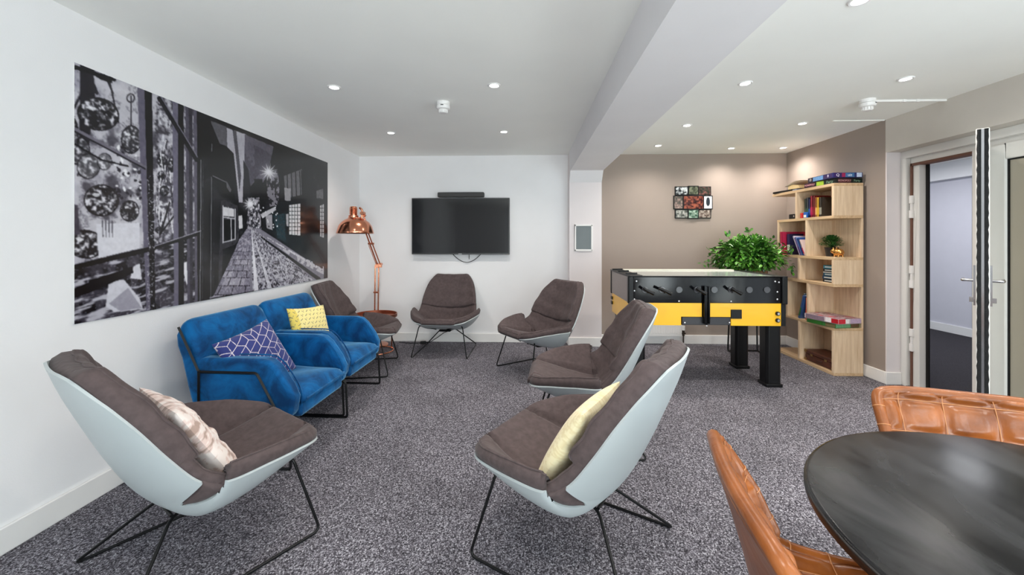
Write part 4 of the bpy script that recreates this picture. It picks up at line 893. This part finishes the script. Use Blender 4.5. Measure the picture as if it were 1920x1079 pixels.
yb = MB(); xa, xb, xc, xd, xe = U2X(1180), U2X(1278), U2X(1317), U2X(1332), U2X(1372); xr = U2X(1466)
yb.prism([(xa, .752), (xa, .556), (xb, .556), (xb, .632), (xc, .632), (xc, .752)], y0 + .012, y0 + .04, 'y')
yb.prism([(xd, .752), (xd, .632), (xe, .632), (xe, .556), (xr, .556), (xr, .752)], y0 + .012, y0 + .04, 'y'); yb.build('front_panel', M_YEL, ft)
MB().bb(xb + .012, xe, y0 + .02, y0 + .04, .558, .628).build('drawer', mat('dark_laminate', rgb(44, 44, 48), .4), ft, bevel=.003)
XA = U2X(1180)
for xq, xz in ((xr, x1 - .008), (x0 + .005, XA)): MB().bb(xq, xz, y0 + .008, y0 + .04, .556, .752).build('corner_strip', M_BLACK, ft)
for x in (x0 + .012, x1 - .012): MB().bb(x - .006, x + .006, y0 + .045, y1 - .04, .556, .752).build('side_panel', M_YEL, ft)
MB().bb(x0 + .02, x1 - .02, y1 - .03, y1 - .008, .556, .752).build('rear_panel', M_YEL, ft)
ch = MB(); ch.bb(xc + .008, xc + .026, y0 - .02, y0 + .015, .575, .905); ch.bb(xd - .022, xd - .006, y0 - .012, y0 + .015, .575, .90); ch.bb(xc + .026, xd - .022, y0 + .0, y0 + .014, .565, .90); ch.build('ball_chute', M_BLACKGLOSS, ft, bevel=.003)
for u, v in [(1187, 529), (1194, 528), (1190, 546), (1190, 562), (1274, 565.5), (1372, 566), (1455, 528.5), (1462, 530), (1459, 548), (1459, 562), (1326, 612), (1285, 606), (1369, 606)]:
    X, Z = U2X(u), V2Z(u, v); MB().ball((X, y0 + .010, Z), .0075, 1, .5, 1, 6).build('screw', mat('bright_screw', rgb(235, 235, 238), .3, .7), ft, smooth=True)
X = U2X(1381.5); MB().bb(X - .047, X + .047, y0 + .004, y0 + .014, .618, .698).build('coin_plate', M_BLACK, ft, bevel=.004)
for z in (.665, .606):
    X = U2X(1459); br_ = MB().cyl((X, y0 + .014, z), (X, y0 - .004, z), .018, 20).build('button_ring', M_BLACK, ft, smooth=True)
    MB().cyl((X, y0 + .0, z), (X, y0 - .009, z), .011, 20).build('button', M_CHROME, br_, smooth=True)
ROD = [(1210, 1), (1242, 1), (1274, 0), (1307.5, 1), (1340, 0), (1372, 1), (1406, 0), (1439, 0)]
for i, (u, hnd) in enumerate(ROD):
    X = U2X(u); z = V2Z(u, 544); r = MB(); r.tube([(X, y0 + (.0 if hnd else .008), z), (X, y1 + (.12 if not hnd else .02), z)], .008, 10)
    ro = r.build('rod', M_CHROME, ft, smooth=True)
    MB().cyl((X, y0 + .013, z), (X, y0 + .003, z), .027, 24).build('bearing', mat('smoked_bearing', rgb(60, 60, 64), .2), ro, smooth=True)
    if hnd:
        dx = .055 if i in (1, 0) else .05; g = MB(); g.tube([(X - dx * (.9 if i == 1 else .55), y0 - .055, z + .022), (X, y0 - .060, z + .0), (X + dx, y0 - .065, z - .028)], [.013, .012, .015], 12); g.cyl((X, y0, z), (X, y0 - .06, z), .009, 10); g.build('handle', M_BLACK, ro, smooth=True)
    pl = MB()
    for k in range(1 + (i % 3)):
        yy_ = y0 + .2 + .16 * k; pl.box((X, yy_, z + .01), (.016, .03, .07)); pl.box((X, yy_, z - .055), (.022, .02, .03)); pl.ball((X, yy_, z + .06), .014)
    pl.build('player', M_YEL if i % 2 else M_BLACK, ro, smooth=True)
MB().bb(x0 + .04, x1 - .04, y0 + .04, y1 - .04, .80, .81).build('pitch', mat('green_pitch', rgb(60, 120, 70), .6), ft)
tp = MB(); tp.bb(x0 + .11, x1 - .10, y0 + .005, y0 + .03, .982, .990); tp.bb(x0 - .005, x0 + .12, y0 - .005, y1 + .005, .982, .996); tp.bb(x1 - .10, x1 + .005, y0 - .005, y1 + .005, .982, .990); tp.build('top_frame', M_BLACK, ft, bevel=.003)
MB().bb(x0 + .12, x1 - .10, y1 - .06, y1, .982, 1.0).build('rear_rail', mat('ivory_rail', rgb(206, 202, 188), .4), ft, bevel=.003)
MB().bb(x0 + .115, x1 - .10, y0 + .03, y1 - .06, .983, .989).build('glass_top', mat('pale_glass_top', rgb(196, 206, 202), .12, var=.01, coat=.5), ft)
for y in (3.72, 4.02, 4.28): MB().box((x0 + .05, y, 1.0), (.10, .05, .010)).tube([(x0 + .0, y - .02, 1.004), (x0 + .11, y + .03, 1.004)], .006, 8).build('lid_hinge', M_BLACK, ft, smooth=True)
for z in (.70, .65): MB().box((x0 + .004, y1 - .05, z), (.02, .05, .03)).build('latch', M_BLACK, ft)
MB().box((x0 + .004, y0 + .12, .66), (.014, .03, .05)).build('lock', M_BLACK, ft)
for x in (x0 + .10, x1 - .068):
    for y in (3.735, 4.262):
        w = .066; c8 = [(x - w, y - w + .02), (x - w + .02, y - w), (x + w - .02, y - w), (x + w, y - w + .02), (x + w, y + w - .02), (x + w - .02, y + w), (x - w + .02, y + w), (x - w, y + w - .02)]
        l = MB().prism(c8, .012, .556).build('leg', M_BLACK, ft, bevel=.003); w += .006; MB().bb(x - w, x + w, y - w, y + w, 0, .03).build('foot', M_BLACK, l, bevel=.006)

# ================================================================== LEAFY PLANT ON A STAND, BEHIND THE FOOTBALL TABLE
def leaf(mb, p, d, up, L, W):
    d = d.normalized(); s = d.cross(up).normalized(); n = s.cross(d).normalized()
    a = [p, p + d * L * .3 + s * W * .8 + n * L * .02, p + d * L * .65 + s * W * .75 - n * L * .02, p + d * L - n * L * .12, p + d * L * .65 - s * W * .75 - n * L * .02, p + d * L * .3 - s * W * .8 + n * L * .02, p + d * L * .35 - n * L * .04, p + d * L * .68 - n * L * .07]
    mb.add(a, [(0, 1, 6), (1, 2, 7, 6), (2, 3, 7), (3, 4, 7), (4, 5, 6, 7), (5, 0, 6)])
def leaf_mat(name, c0, c1):
    m = bpy.data.materials.new(name); m.use_nodes = True; nt = m.node_tree; b = nt.nodes['Principled BSDF']; g = nt.nodes.new('ShaderNodeNewGeometry')
    r = nt.nodes.new('ShaderNodeValToRGB'); r.color_ramp.elements[0].color = rgb(*c0); r.color_ramp.elements[1].color = rgb(*c1); nt.links.new(g.outputs['Random Per Island'], r.inputs[0]); nt.links.new(r.outputs[0], b.inputs['Base Color']); b.inputs['Roughness'].default_value = .32; return m
M_LEAF = leaf_mat('glossy_leaf', (18, 66, 24), (104, 168, 58)); M_LEAF2 = leaf_mat('dark_leaf', (14, 50, 26), (66, 128, 50))
pl = thing('leafy_plant', 'bushy green leafy plant in a brown planter behind the football table', 'potted plant', (2.54, 4.71, 0))
MB().bb(-.14, .14, -.12, .12, .72, .97).build('planter', mat('brown_wicker', rgb(120, 86, 58), .8, var=.25, vscale=60, bump=.6, bscale=120), pl, bevel=.01)
MB().bb(-.125, .125, -.105, .105, .94, .962).build('soil', mat('soil', rgb(50, 38, 30), .95, var=.2, vscale=60), pl)
stn = MB()
for sx in (-1, 1):
    stn.tube(fillet([(sx * .15, -.13, .72), (sx * .17, -.15, .009), (sx * .17, .15, .009), (sx * .15, .13, .72)], .03), .009, 8)
stn.tube([(-.15, -.13, .715), (.15, -.13, .715)], .009, 8); stn.tube([(-.15, .13, .715), (.15, .13, .715)], .009, 8); stn.tube([(-.17, .15, .009), (.17, .15, .009)], .008, 8)
stn.build('stand', M_BLACK, pl, smooth=True)
fo = MB(); br = MB(); R2 = random.Random(11)
for k in range(120):
    an = R2.random() * 2 * PI; el = R2.random() ** .8 * 1.35 - .15; d = Vector((math.cos(an) * math.cos(el), math.sin(an) * math.cos(el), math.sin(el) * .95 + .05)); L = (.30 + .13 * R2.random()) * (1.0 - .10 * max(0, d.z))
    o = Vector((R2.uniform(-.10, .10), R2.uniform(-.08, .08), .97)); pts = [o + Vector((d.x * L * t, d.y * L * t * .9, d.z * L * t + .14 * math.sin(t * 2.0) - .10 * t * t)) for t in [0, .25, .5, .75, 1.0]]
    if k % 3 == 0: br.tube(pts, [.0045, .004, .003, .0025, .0015], 5)
    for q in range(18):
        t = .22 + .80 * (q + R2.random()) / 18; i = min(3, int(t * 4)); f_ = t * 4 - i; p = pts[i].lerp(pts[i + 1], min(1, f_)) + Vector((R2.uniform(-.03, .03), R2.uniform(-.03, .03), R2.uniform(-.03, .03)))
        dd = (d * .6 + Vector((R2.uniform(-1, 1), R2.uniform(-1, 1), R2.uniform(-.9, .5)))); leaf(fo, p, dd, Vector((R2.uniform(-.4, .4), R2.uniform(-.4, .4), 1)), .040 + .02 * R2.random(), .014 + .005 * R2.random())
for k in range(2500):
    while True:
        d = Vector((R2.uniform(-1, 1), R2.uniform(-1, 1), R2.uniform(-1, 1)))
        if d.length > .3 and abs(d.x) ** 3 + abs(d.y) ** 3 + abs(d.z) ** 3 < 1: break
    q_ = .82 + .18 * math.sin(3.1 * d.x + 2) * math.cos(4 * d.y + 1)
    p = Vector((-.02 + d.x * .385 * q_, d.y * .28, 1.165 + d.z * .205 * q_ - .07 * d.x * d.x))
    if p.z < .90: continue
    leaf(fo, p, d + Vector((R2.uniform(-.7, .7), R2.uniform(-.7, .7), R2.uniform(-.9, .3))), Vector((R2.uniform(-.5, .5), R2.uniform(-.5, .5), 1)), .040 + .02 * R2.random(), .0145 + .005 * R2.random())
for base_, tip in [((-.02, 0, 1.25), (.0, 0, 1.43)), ((.2, -.1, 1.1), (.385, -.14, .98)), ((.25, -.05, 1.2), (.375, -.12, 1.17)), ((-.18, 0, 1.2), (-.24, 0, 1.36))]:
    a, b_ = Vector(base_), Vector(tip); br.tube([a, (a + b_) / 2 + Vector((0, 0, .02)), b_], .0025, 5)
    for q in range(5): leaf(fo, b_ + Vector((R2.uniform(-.02, .02), 0, R2.uniform(-.03, .02))), Vector((R2.uniform(-1, 1), R2.uniform(-.5, .2), R2.uniform(-.6, .9))), Vector((0, -1, .4)), .055, .017)
fo.build('foliage', M_LEAF, pl, fix=False)['kind'] = 'stuff'; br.build('stems', mat('woody_stem', rgb(112, 96, 66), .8), pl, smooth=True)

# ================================================================== STAGGERED OAK BOOKCASE
bk = thing('staggered_bookcase', 'pale oak bookcase with staggered open and boxed compartments', 'bookcase', (0, 0, 0))
XF, XB, T = 2.95, 3.226, .028; Z = [0, .447, .868, 1.128, 1.530, 1.842]
def plank(y0, y1, zc): MB().bb(XF, XB, y0, y1, zc - T / 2, zc + T / 2).build('shelf', M_OAKH, bk, bevel=.0015)
def upr(y, z0, z1, nm='upright'): MB().bb(XF, XB, y - T / 2, y + T / 2, z0, z1).build(nm, M_OAK, bk, bevel=.0015)
def backp(y0, y1, z0, z1): MB().bb(XB - .018, XB, y0, y1, z0, z1).build('back_panel', M_OAK, bk)
E0 = 4.0 + T / 2; h = T / 2
plank(4.0, 4.96, h); plank(4.0, 4.78, Z[1]); plank(4.0, 4.72, Z[2]); plank(4.0, 4.87, Z[3]); plank(4.0, 4.88, Z[4]); plank(4.0, 4.97, Z[5])
for z0, z1, yd in ((T, Z[1] - h, 4.50), (Z[2] + h, Z[3] - h, 4.505), (Z[4] + h, Z[5] - h, 4.545)):
    upr(E0, z0, z1, 'end_panel'); upr(yd, z0, z1)
    backp(E0 + h, yd - h, z0, z1)
for z0, z1, yd, ye in ((Z[1] + h, Z[2] - h, 4.365, 4.705), (Z[3] + h, Z[4] - h, 4.385, 4.862)):
    upr(yd, z0, z1); upr(ye, z0, z1); backp(4.0, yd - h, z0, z1); backp(yd + h, ye - h, z0, z1)
# --- books
def book(label, c, size, col, rot=(0, 0, 0), group='books', spine=None, cat='book', title=None, tcol=(240, 236, 230), axis='y'):
    """size = (depth x, thickness y, height z); cover + pages"""
    t = thing('book', label, cat, c, 0, group); t.rotation_euler = rot; dx, dy, dz = size; cm = mat('cover_%d_%d_%d' % col, rgb(*col), .4, var=.04)
    co = MB(); e = .0018
    co.box((0, -dy / 2 + e, dz / 2), (dx, 2 * e, dz)); co.box((0, dy / 2 - e, dz / 2), (dx, 2 * e, dz)); co.box((-dx / 2 + e, 0, dz / 2), (2 * e, dy, dz)); co.build('cover', cm, t)
    MB().box((.003, 0, dz / 2), (dx - .008, dy - 4 * e, dz - .008)).build('pages', mat('page_block', rgb(232, 226, 212), .8), t)
    if spine:
        s_ = MB(); s_.box((-dx / 2 - .0004, 0, dz * .30), (.0012, dy * .96, dz * .36)); s_.build('spine_panel', mat('spine_%d_%d_%d' % spine, rgb(*spine), .4), t)
    return t
G1 = 'books in the top box of the bookcase'; zt = Z[4] + h + .0005; xb_ = XF + .03
yy = 4.465
for lab, th, hh, col, sp in [('dark green book furthest in on the top boxed shelf', .030, .205, (34, 46, 38), (60, 76, 52)), ('charcoal hardback beside the dark green one on the top boxed shelf', .030, .215, (52, 58, 66), (40, 80, 60)), ('navy paperback left of the crimson books on the top boxed shelf', .026, .195, (28, 36, 86), (36, 84, 160)),
                          ('tall crimson book in the middle of the top boxed shelf', .036, .228, (132, 16, 40), (170, 24, 70)), ('dark red book right of the tall crimson one on the top boxed shelf', .036, .222, (104, 10, 18), (130, 14, 30)), ('slim orange book next to the yellow-spined one on the top boxed shelf', .018, .205, (206, 132, 72), (236, 178, 110)),
                          ('book with a golden yellow spine on the top boxed shelf', .034, .200, (196, 150, 40), (212, 168, 48)), ('black and silver patterned book at the near end of the top boxed shelf', .034, .198, (52, 46, 40), (150, 146, 130))]:
    yy -= th / 2 + .0008; book(lab, (XF + .115, yy, zt), (.16, th - .001, hh), col, group=G1, spine=sp); yy -= th / 2 + .0008
tag(MB().bb(XF + .005, XF + .03, 4.452, 4.485, zt, zt + .055).build('red_box', mat('red_card', rgb(206, 38, 30), .5), bevel=.003), 'tiny bright red box at the edge of the top boxed shelf', 'box')
m = MB(); m.bb(XF + .005, XF + .022, 4.395, 4.435, zt, zt + .03).build
t = thing('blue_toy_box', 'tiny blue and white carton in front of the books on the top boxed shelf', 'box', (XF + .014, 4.41, zt)); MB().box((0, 0, .03), (.02, .045, .06)).build('carton', mat('bright_blue_card', rgb(30, 96, 180), .45), t, bevel=.002); MB().box((-.0105, 0, .018), (.001, .04, .026)).build('label', M_TRIM, t)
# books leaning in the left-hand box of the fourth tier
G2 = 'books leaning below the top shelf'; zt = Z[3] + h + .0005
book('large red album standing at the back of the leaning books', (XF + .20, 4.62, zt), (.012 + .0, .40, .262), (158, 24, 44), (0, 0, 0), G2)
book('pink and red annual upright at the far end of the leaning books', (XF + .09, 4.80, zt), (.18, .03, .262), (190, 40, 78), (math.radians(-2), 0, 0), G2, (226, 150, 186))
book('dark navy puzzle book behind the leaning white paperback', (XF + .12, 4.730, zt + .001), (.16, .05, .235), (36, 40, 78), (math.radians(-3), 0, 0), G2, (200, 212, 196))
for lab, y, th, hh, col, an, sp in [('white-spined paperback leaning most steeply', 4.500, .014, .235, (214, 206, 226), 29, None), ('lilac magazine leaning under the white-spined paperback', 4.481, .020, .215, (120, 96, 160), 28, (90, 60, 120)), ('pale blue booklet leaning next to the lilac magazine', 4.463, .012, .215, (120, 160, 214), 28, None),
                             ('deep blue book leaning near the divider', 4.444, .022, .205, (36, 70, 140), 28, (30, 50, 110)), ('thin white and red book in front of the deep blue one', 4.424, .012, .185, (226, 206, 204), 27, (196, 40, 70))]:
    book(lab, (XF + .095, y, zt + .004), (.17, th, hh), col, (math.radians(-an), 0, 0), G2, sp)
# lower pair of boxes
G3 = 'blue books stacked flat'; zz_ = Z[2] + h
for lab, th, col, w, dy_ in [('black book at the bottom of the flat stack on the middle shelf', .030, (26, 30, 38), .21, 0), ('dark blue book second from the bottom of the flat stack', .034, (34, 66, 96), .215, .004), ('teal blue book in the middle of the flat stack', .028, (36, 92, 120), .205, -.004), ('cream and red thin book in the flat stack', .014, (206, 200, 190), .19, .006), ('black thick book near the top of the flat stack', .030, (34, 34, 40), .20, 0), ('turquoise book with pale spine on top of the flat stack', .036, (70, 146, 170), .205, -.006)]:
    t = thing('book', lab, 'book', (XF + .16, 4.16 + dy_, zz_), 0, G3); MB().box((0, 0, th / 2), (.15, w, th - .001)).build('cover', mat('cover_%d_%d_%d' % col, rgb(*col), .4, var=.04), t, bevel=.002)
    MB().box((-.0755, .01, th / 2), (.001, w * .66, th * .38)).build('spine_title', mat('pale_title', rgb(206, 214, 214), .5), t); zz_ += th
G4 = 'books leaning in the lower left box'; zt = Z[1] + h + .001
book('blue and green album leaning in the lower box', (XF + .10, 4.50, zt + .002), (.20, .020, .262), (64, 100, 160), (math.radians(16), 0, 0), G4, (52, 110, 60))
book('pale grey-edged folder leaning behind the blue and green album', (XF + .13, 4.545, zt + .002), (.21, .014, .285), (150, 170, 182), (math.radians(19), 0, 0), G4)
book('orange and red paperback upright against the divider', (XF + .085, 4.398, zt), (.15, .026, .235), (224, 110, 84), (math.radians(1.5), 0, 0), G4, (216, 70, 44))
# --- board games
def game(name, lab, c, size, rz, side, top, bits, group, ry=0.0, nx=70):
    t = thing(name, lab, 'board game', c, rz, group); t.rotation_euler = (ry, 0, rz); dx, dy, dz = size
    MB().box((0, 0, dz * .30), (dx - .006, dy - .006, dz * .6)).build('tray', mat('card_' + name, rgb(*[int(q * .8) for q in side]), .5, var=.05), t)
    lid = MB().box((0, 0, dz * .54), (dx, dy, dz * .92)).build('lid', mat('lid_' + name, rgb(*side), .35, var=.06), t, bevel=.001)
    X, Y = np.meshgrid(np.linspace(-dx / 2, dx / 2, nx), np.linspace(-dy / 2, dy / 2, nx)); q = fbm(X * 26 + 3, Y * 26, len(lab), 4); q2 = fbm(X * 60, Y * 60, 5, 3)
    col = np.zeros(X.shape + (3,)); P_ = np.array(top, float) / 255; k = np.clip(((q - .3) * 2.5 * (len(top) - 1)), 0, len(top) - 1.001); i0 = k.astype(int); f = (k - i0)[..., None]; col = P_[i0] * (1 - f) + P_[i0 + 1] * f
    ar = MB().grid([[(X[i, j], Y[i, j], dz + .0012) for j in range(nx)] for i in range(nx)]).build('lid_picture', bpy.data.materials.get('game_print') or paint_mat('game_print', .3), lid, fix=False); colour_verts(ar.data, col.reshape(-1, 3))
    # printed fields on the front (-x) and near (-y) sides: (side, from, to, colour, text, text colour)
    for sd, a, b_, c3, tx, tc in bits:
        pm = MB(); tm = MB(); L_ = dy if sd == 'x' else dx; m0, m1 = -L_ / 2 + L_ * a, -L_ / 2 + L_ * b_; z0, z1 = dz * .12, dz * .96
        if sd == 'x':
            pm.bb(-dx / 2 - .0012, -dx / 2, -m1, -m0, z0, z1); Mx = Matrix(((0, 0, -1, -dx / 2 - .0016), (-1, 0, 0, -(m0 + m1) / 2), (0, 1, 0, (z0 + z1) / 2), (0, 0, 0, 1)))
        else:
            pm.bb(m0, m1, -dy / 2 - .0012, -dy / 2, z0, z1); Mx = Matrix(((1, 0, 0, (m0 + m1) / 2), (0, 0, -1, -dy / 2 - .0016), (0, 1, 0, (z0 + z1) / 2), (0, 0, 0, 1)))
        if c3: pm.build('side_print', mat('print_%d_%d_%d' % c3, rgb(*c3), .35, var=.12, vscale=70), lid)
        if tx: text_mesh(tm, tx, min(dz * .75, (m1 - m0) / max(1, len(tx)) * 1.5), Mx); tm.build('lettering', mat('ink_%d_%d_%d' % tc, rgb(*tc), .4), lid, fix=False)
    return t
GG = 'board games lying on the bookcase'; zt = Z[5] + h + .0005
game('black_board_game', 'black board game box, the lower one on top of the bookcase', (3.115, 4.24, zt), (.275, .40, .050), .10, (24, 22, 26), [(20, 24, 26), (60, 30, 50), (30, 70, 50)],
     [('x', .02, .34, (70, 30, 44), 'MONOPOLY', (236, 176, 184)), ('x', .40, .62, (160, 196, 60), '', None), ('x', .64, .96, (20, 36, 34), 'Party', (150, 186, 160)), ('y', .06, .52, (92, 44, 50), 'MONOPOLY', (232, 180, 180)), ('y', .56, .94, (18, 36, 30), 'Party', (150, 190, 160))], GG)
game('blue_board_game', 'blue and purple board game box, the uppermost on top of the bookcase', (3.10, 4.20, zt + .0525), (.27, .37, .048), -.04, (40, 50, 110), [(40, 60, 130), (90, 150, 210), (90, 40, 120)],
     [('x', .02, .20, (36, 22, 36), 'O', (236, 236, 240)), ('x', .22, .62, (110, 160, 214), '', None), ('x', .66, .98, (46, 30, 84), '8', (236, 238, 246)), ('y', .02, .30, (52, 30, 92), 'Q', (244, 244, 250)), ('y', .30, .42, (150, 30, 80), '', None), ('y', .42, .72, (60, 110, 160), 'uiz', (236, 244, 250)), ('y', .80, .97, (196, 214, 240), '', None)], GG)
zt = Z[1] + h + .0005
game('green_board_game', 'green board game box underneath the red and white one', (3.05, 4.16, zt), (.25, .33, .042), .16, (46, 128, 50), [(40, 110, 50), (150, 190, 120), (120, 96, 60)],
     [('x', .10, .55, (40, 130, 30), '', None), ('x', .66, .98, (120, 110, 70), '', None), ('y', .0, .62, (120, 180, 130), '', None), ('y', .64, .98, (112, 86, 60), '', None)], GG)
game('red_board_game', 'red and white board game box overhanging the green one', (3.035, 4.14, zt + .0445), (.26, .36, .05), .22, (206, 190, 196), [(96, 60, 70), (214, 190, 196), (90, 60, 90), (190, 60, 70)],
     [('x', .04, .60, (132, 112, 128), '', None), ('x', .64, .80, (230, 226, 228), '', None), ('x', .80, .99, (176, 20, 34), '', None), ('y', .0, .30, (206, 44, 60), '', None), ('y', .30, .46, (238, 234, 236), '', None), ('y', .52, .97, (190, 168, 196), '', None)], GG, ry=math.radians(0))
# --- papers on the far half of the top plank
zt = Z[5] + h + .0005
tag(MB().box((3.06, 4.80, zt + .012), (.22, .30, .022), (0, 0, .12)).build('black_folder', M_BLACK, bevel=.003), 'flat black folder on the far end of the bookcase top', 'folder')
tag(MB().box((3.08, 4.605, zt + .008), (.22, .10, .014), (0, 0, -.05)).build('blue_grey_magazine', mat('blue_grey_card', rgb(128, 140, 164), .5), bevel=.002), 'blue grey magazine between the folder and the games on the bookcase top', 'magazine')
c = MB(); c.prism([(0, 0), (.20, 0), (.20, .045), (.12, .052), (.02, .034)], -.09, .09, 'x'); o = c.build('paper_bag', mat('buff_paper', rgb(232, 204, 150), .7), bevel=.002); o.location = (3.08, 4.545, zt + .0236); tag(o, 'buff coloured paper packet lying on the folder on the bookcase top', 'packet')
c = MB(); c.grid([[(x, y, .038 + .052 * max(0, (.24 - y)) / .24 * .5 + .001 + .012 * math.sin(y * 14)) for y in [i * .02 for i in range(15)]] for x in (-.10, -.05, 0, .05, .10)]); c.grid([[(x, y, .040 + .052 * max(0, (.24 - y)) / .24 * .5 + .001 + .012 * math.sin(y * 14)) for y in [i * .02 for i in range(15)]] for x in (-.10, -.05, 0, .05, .10)])
o = c.build('white_paper_sheet', mat('white_paper', rgb(240, 232, 224), .7), fix=False, smooth=True); o.location = (3.07, 4.50, zt + .035); tag(o, 'curled white paper sheet resting on top of the buff packet', 'paper')
zt = Z[4] + h + .0005
t = thing('small_black_case', 'small black case on the open plank below the bookcase top', 'case', (XF + .06, 4.64, zt)); MB().box((0, 0, .028), (.07, .13, .055)).build('case_body', M_BLACK, t, bevel=.004); MB().box((-.036, -.02, .03), (.002, .02, .02)).build('clasp', M_CHROME, t)
# --- little plant, gold ornament
zt = Z[3] + h + .0005
sp = thing('small_potted_plant', 'small round green plant in a black pot on the bookcase', 'potted plant', (XF + .13, 4.205, zt))
MB().lathe([(0, 0), (.045, 0), (.058, .085), (.061, .09), (.056, .092), (.052, .08), (0, .08)], n=32).build('pot', mat('black_pot', rgb(30, 30, 32), .5), sp, smooth=True, auto=40)
fo = MB(); st = MB()
for k in range(900):
    an = R2.random() * 2 * PI; el = R2.random() * 1.75 - .35; d = Vector((math.cos(an) * math.cos(el), math.sin(an) * math.cos(el), math.sin(el))); r = .035 + .048 * R2.random(); p = Vector((0, 0, .135)) + Vector((d.x * r * 1.12, d.y * r * 1.12, d.z * r * .85)); leaf(fo, p, d + Vector((R2.uniform(-.5, .5), R2.uniform(-.5, .5), R2.uniform(-.3, .5))), Vector((0, 0, 1)), .022, .0065)
    if k % 12 == 0: st.tube([(0, 0, .08), p], .0015, 4)
fo.build('foliage', M_LEAF2, sp, fix=False)['kind'] = 'stuff'; st.build('stems', M_LEAF2, sp)
og = thing('gold_ornament', 'small shiny gold animal-shaped money box beside the small plant', 'ornament', (XF + .10, 4.075, zt)); M_GOLD = mat('gold_lustre', rgb(206, 150, 84), .25, .9, var=.05)
ob = MB(); ob.ball((0, 0, .044), .042, 1.0, 1.25, .92); ob.ball((-.012, .045, .055), .026, 1, 1, .95)
for sx, sy in ((-.02, -.025), (.02, -.025), (-.02, .025), (.02, .025)): ob.cyl((sx, sy, 0), (sx, sy, .02), .009, 10)
ob.build('body', M_GOLD, og, smooth=True)
e = MB(); e.tube([(-.02, .04, .075), (-.024, .036, .092)], [.009, .002], 8); e.tube([(.008, .04, .075), (.012, .036, .092)], [.009, .002], 8); e.build('ears', M_GOLD, og, smooth=True); MB().cyl((-.014, .066, .052), (-.016, .075, .052), .010, 12).build('snout', M_GOLD, og, smooth=True)
# --- old suitcase
sk = thing('brown_suitcase', 'old dark brown leather suitcase in the bottom box of the bookcase', 'suitcase', (XF + .145, 4.255, T + .001)); M_OLD = mat('old_brown_leather', rgb(84, 44, 30), .5, var=.3, vscale=30)
MB().box((0, 0, .035), (.22, .40, .068)).build('body', M_OLD, sk, bevel=.01); MB().box((0, 0, .092), (.222, .402, .044)).build('lid', M_OLD, sk, bevel=.01)
g = MB()
for y in (-.19, .19): g.box((-.104, y, .10), (.02, .03, .03)); g.box((-.104, y, .014), (.02, .03, .024))
for y in (-.10, .10): g.box((-.112, y, .072), (.006, .03, .022))
g.build('brass_fitting', mat('aged_brass', rgb(150, 120, 76), .4, .7), sk, bevel=.002); MB().tube(fillet([(-.11, -.05, .05), (-.125, -.045, .05), (-.125, .045, .05), (-.11, .05, .05)], .01), .005, 8).build('handle', M_OLD, sk, smooth=True)
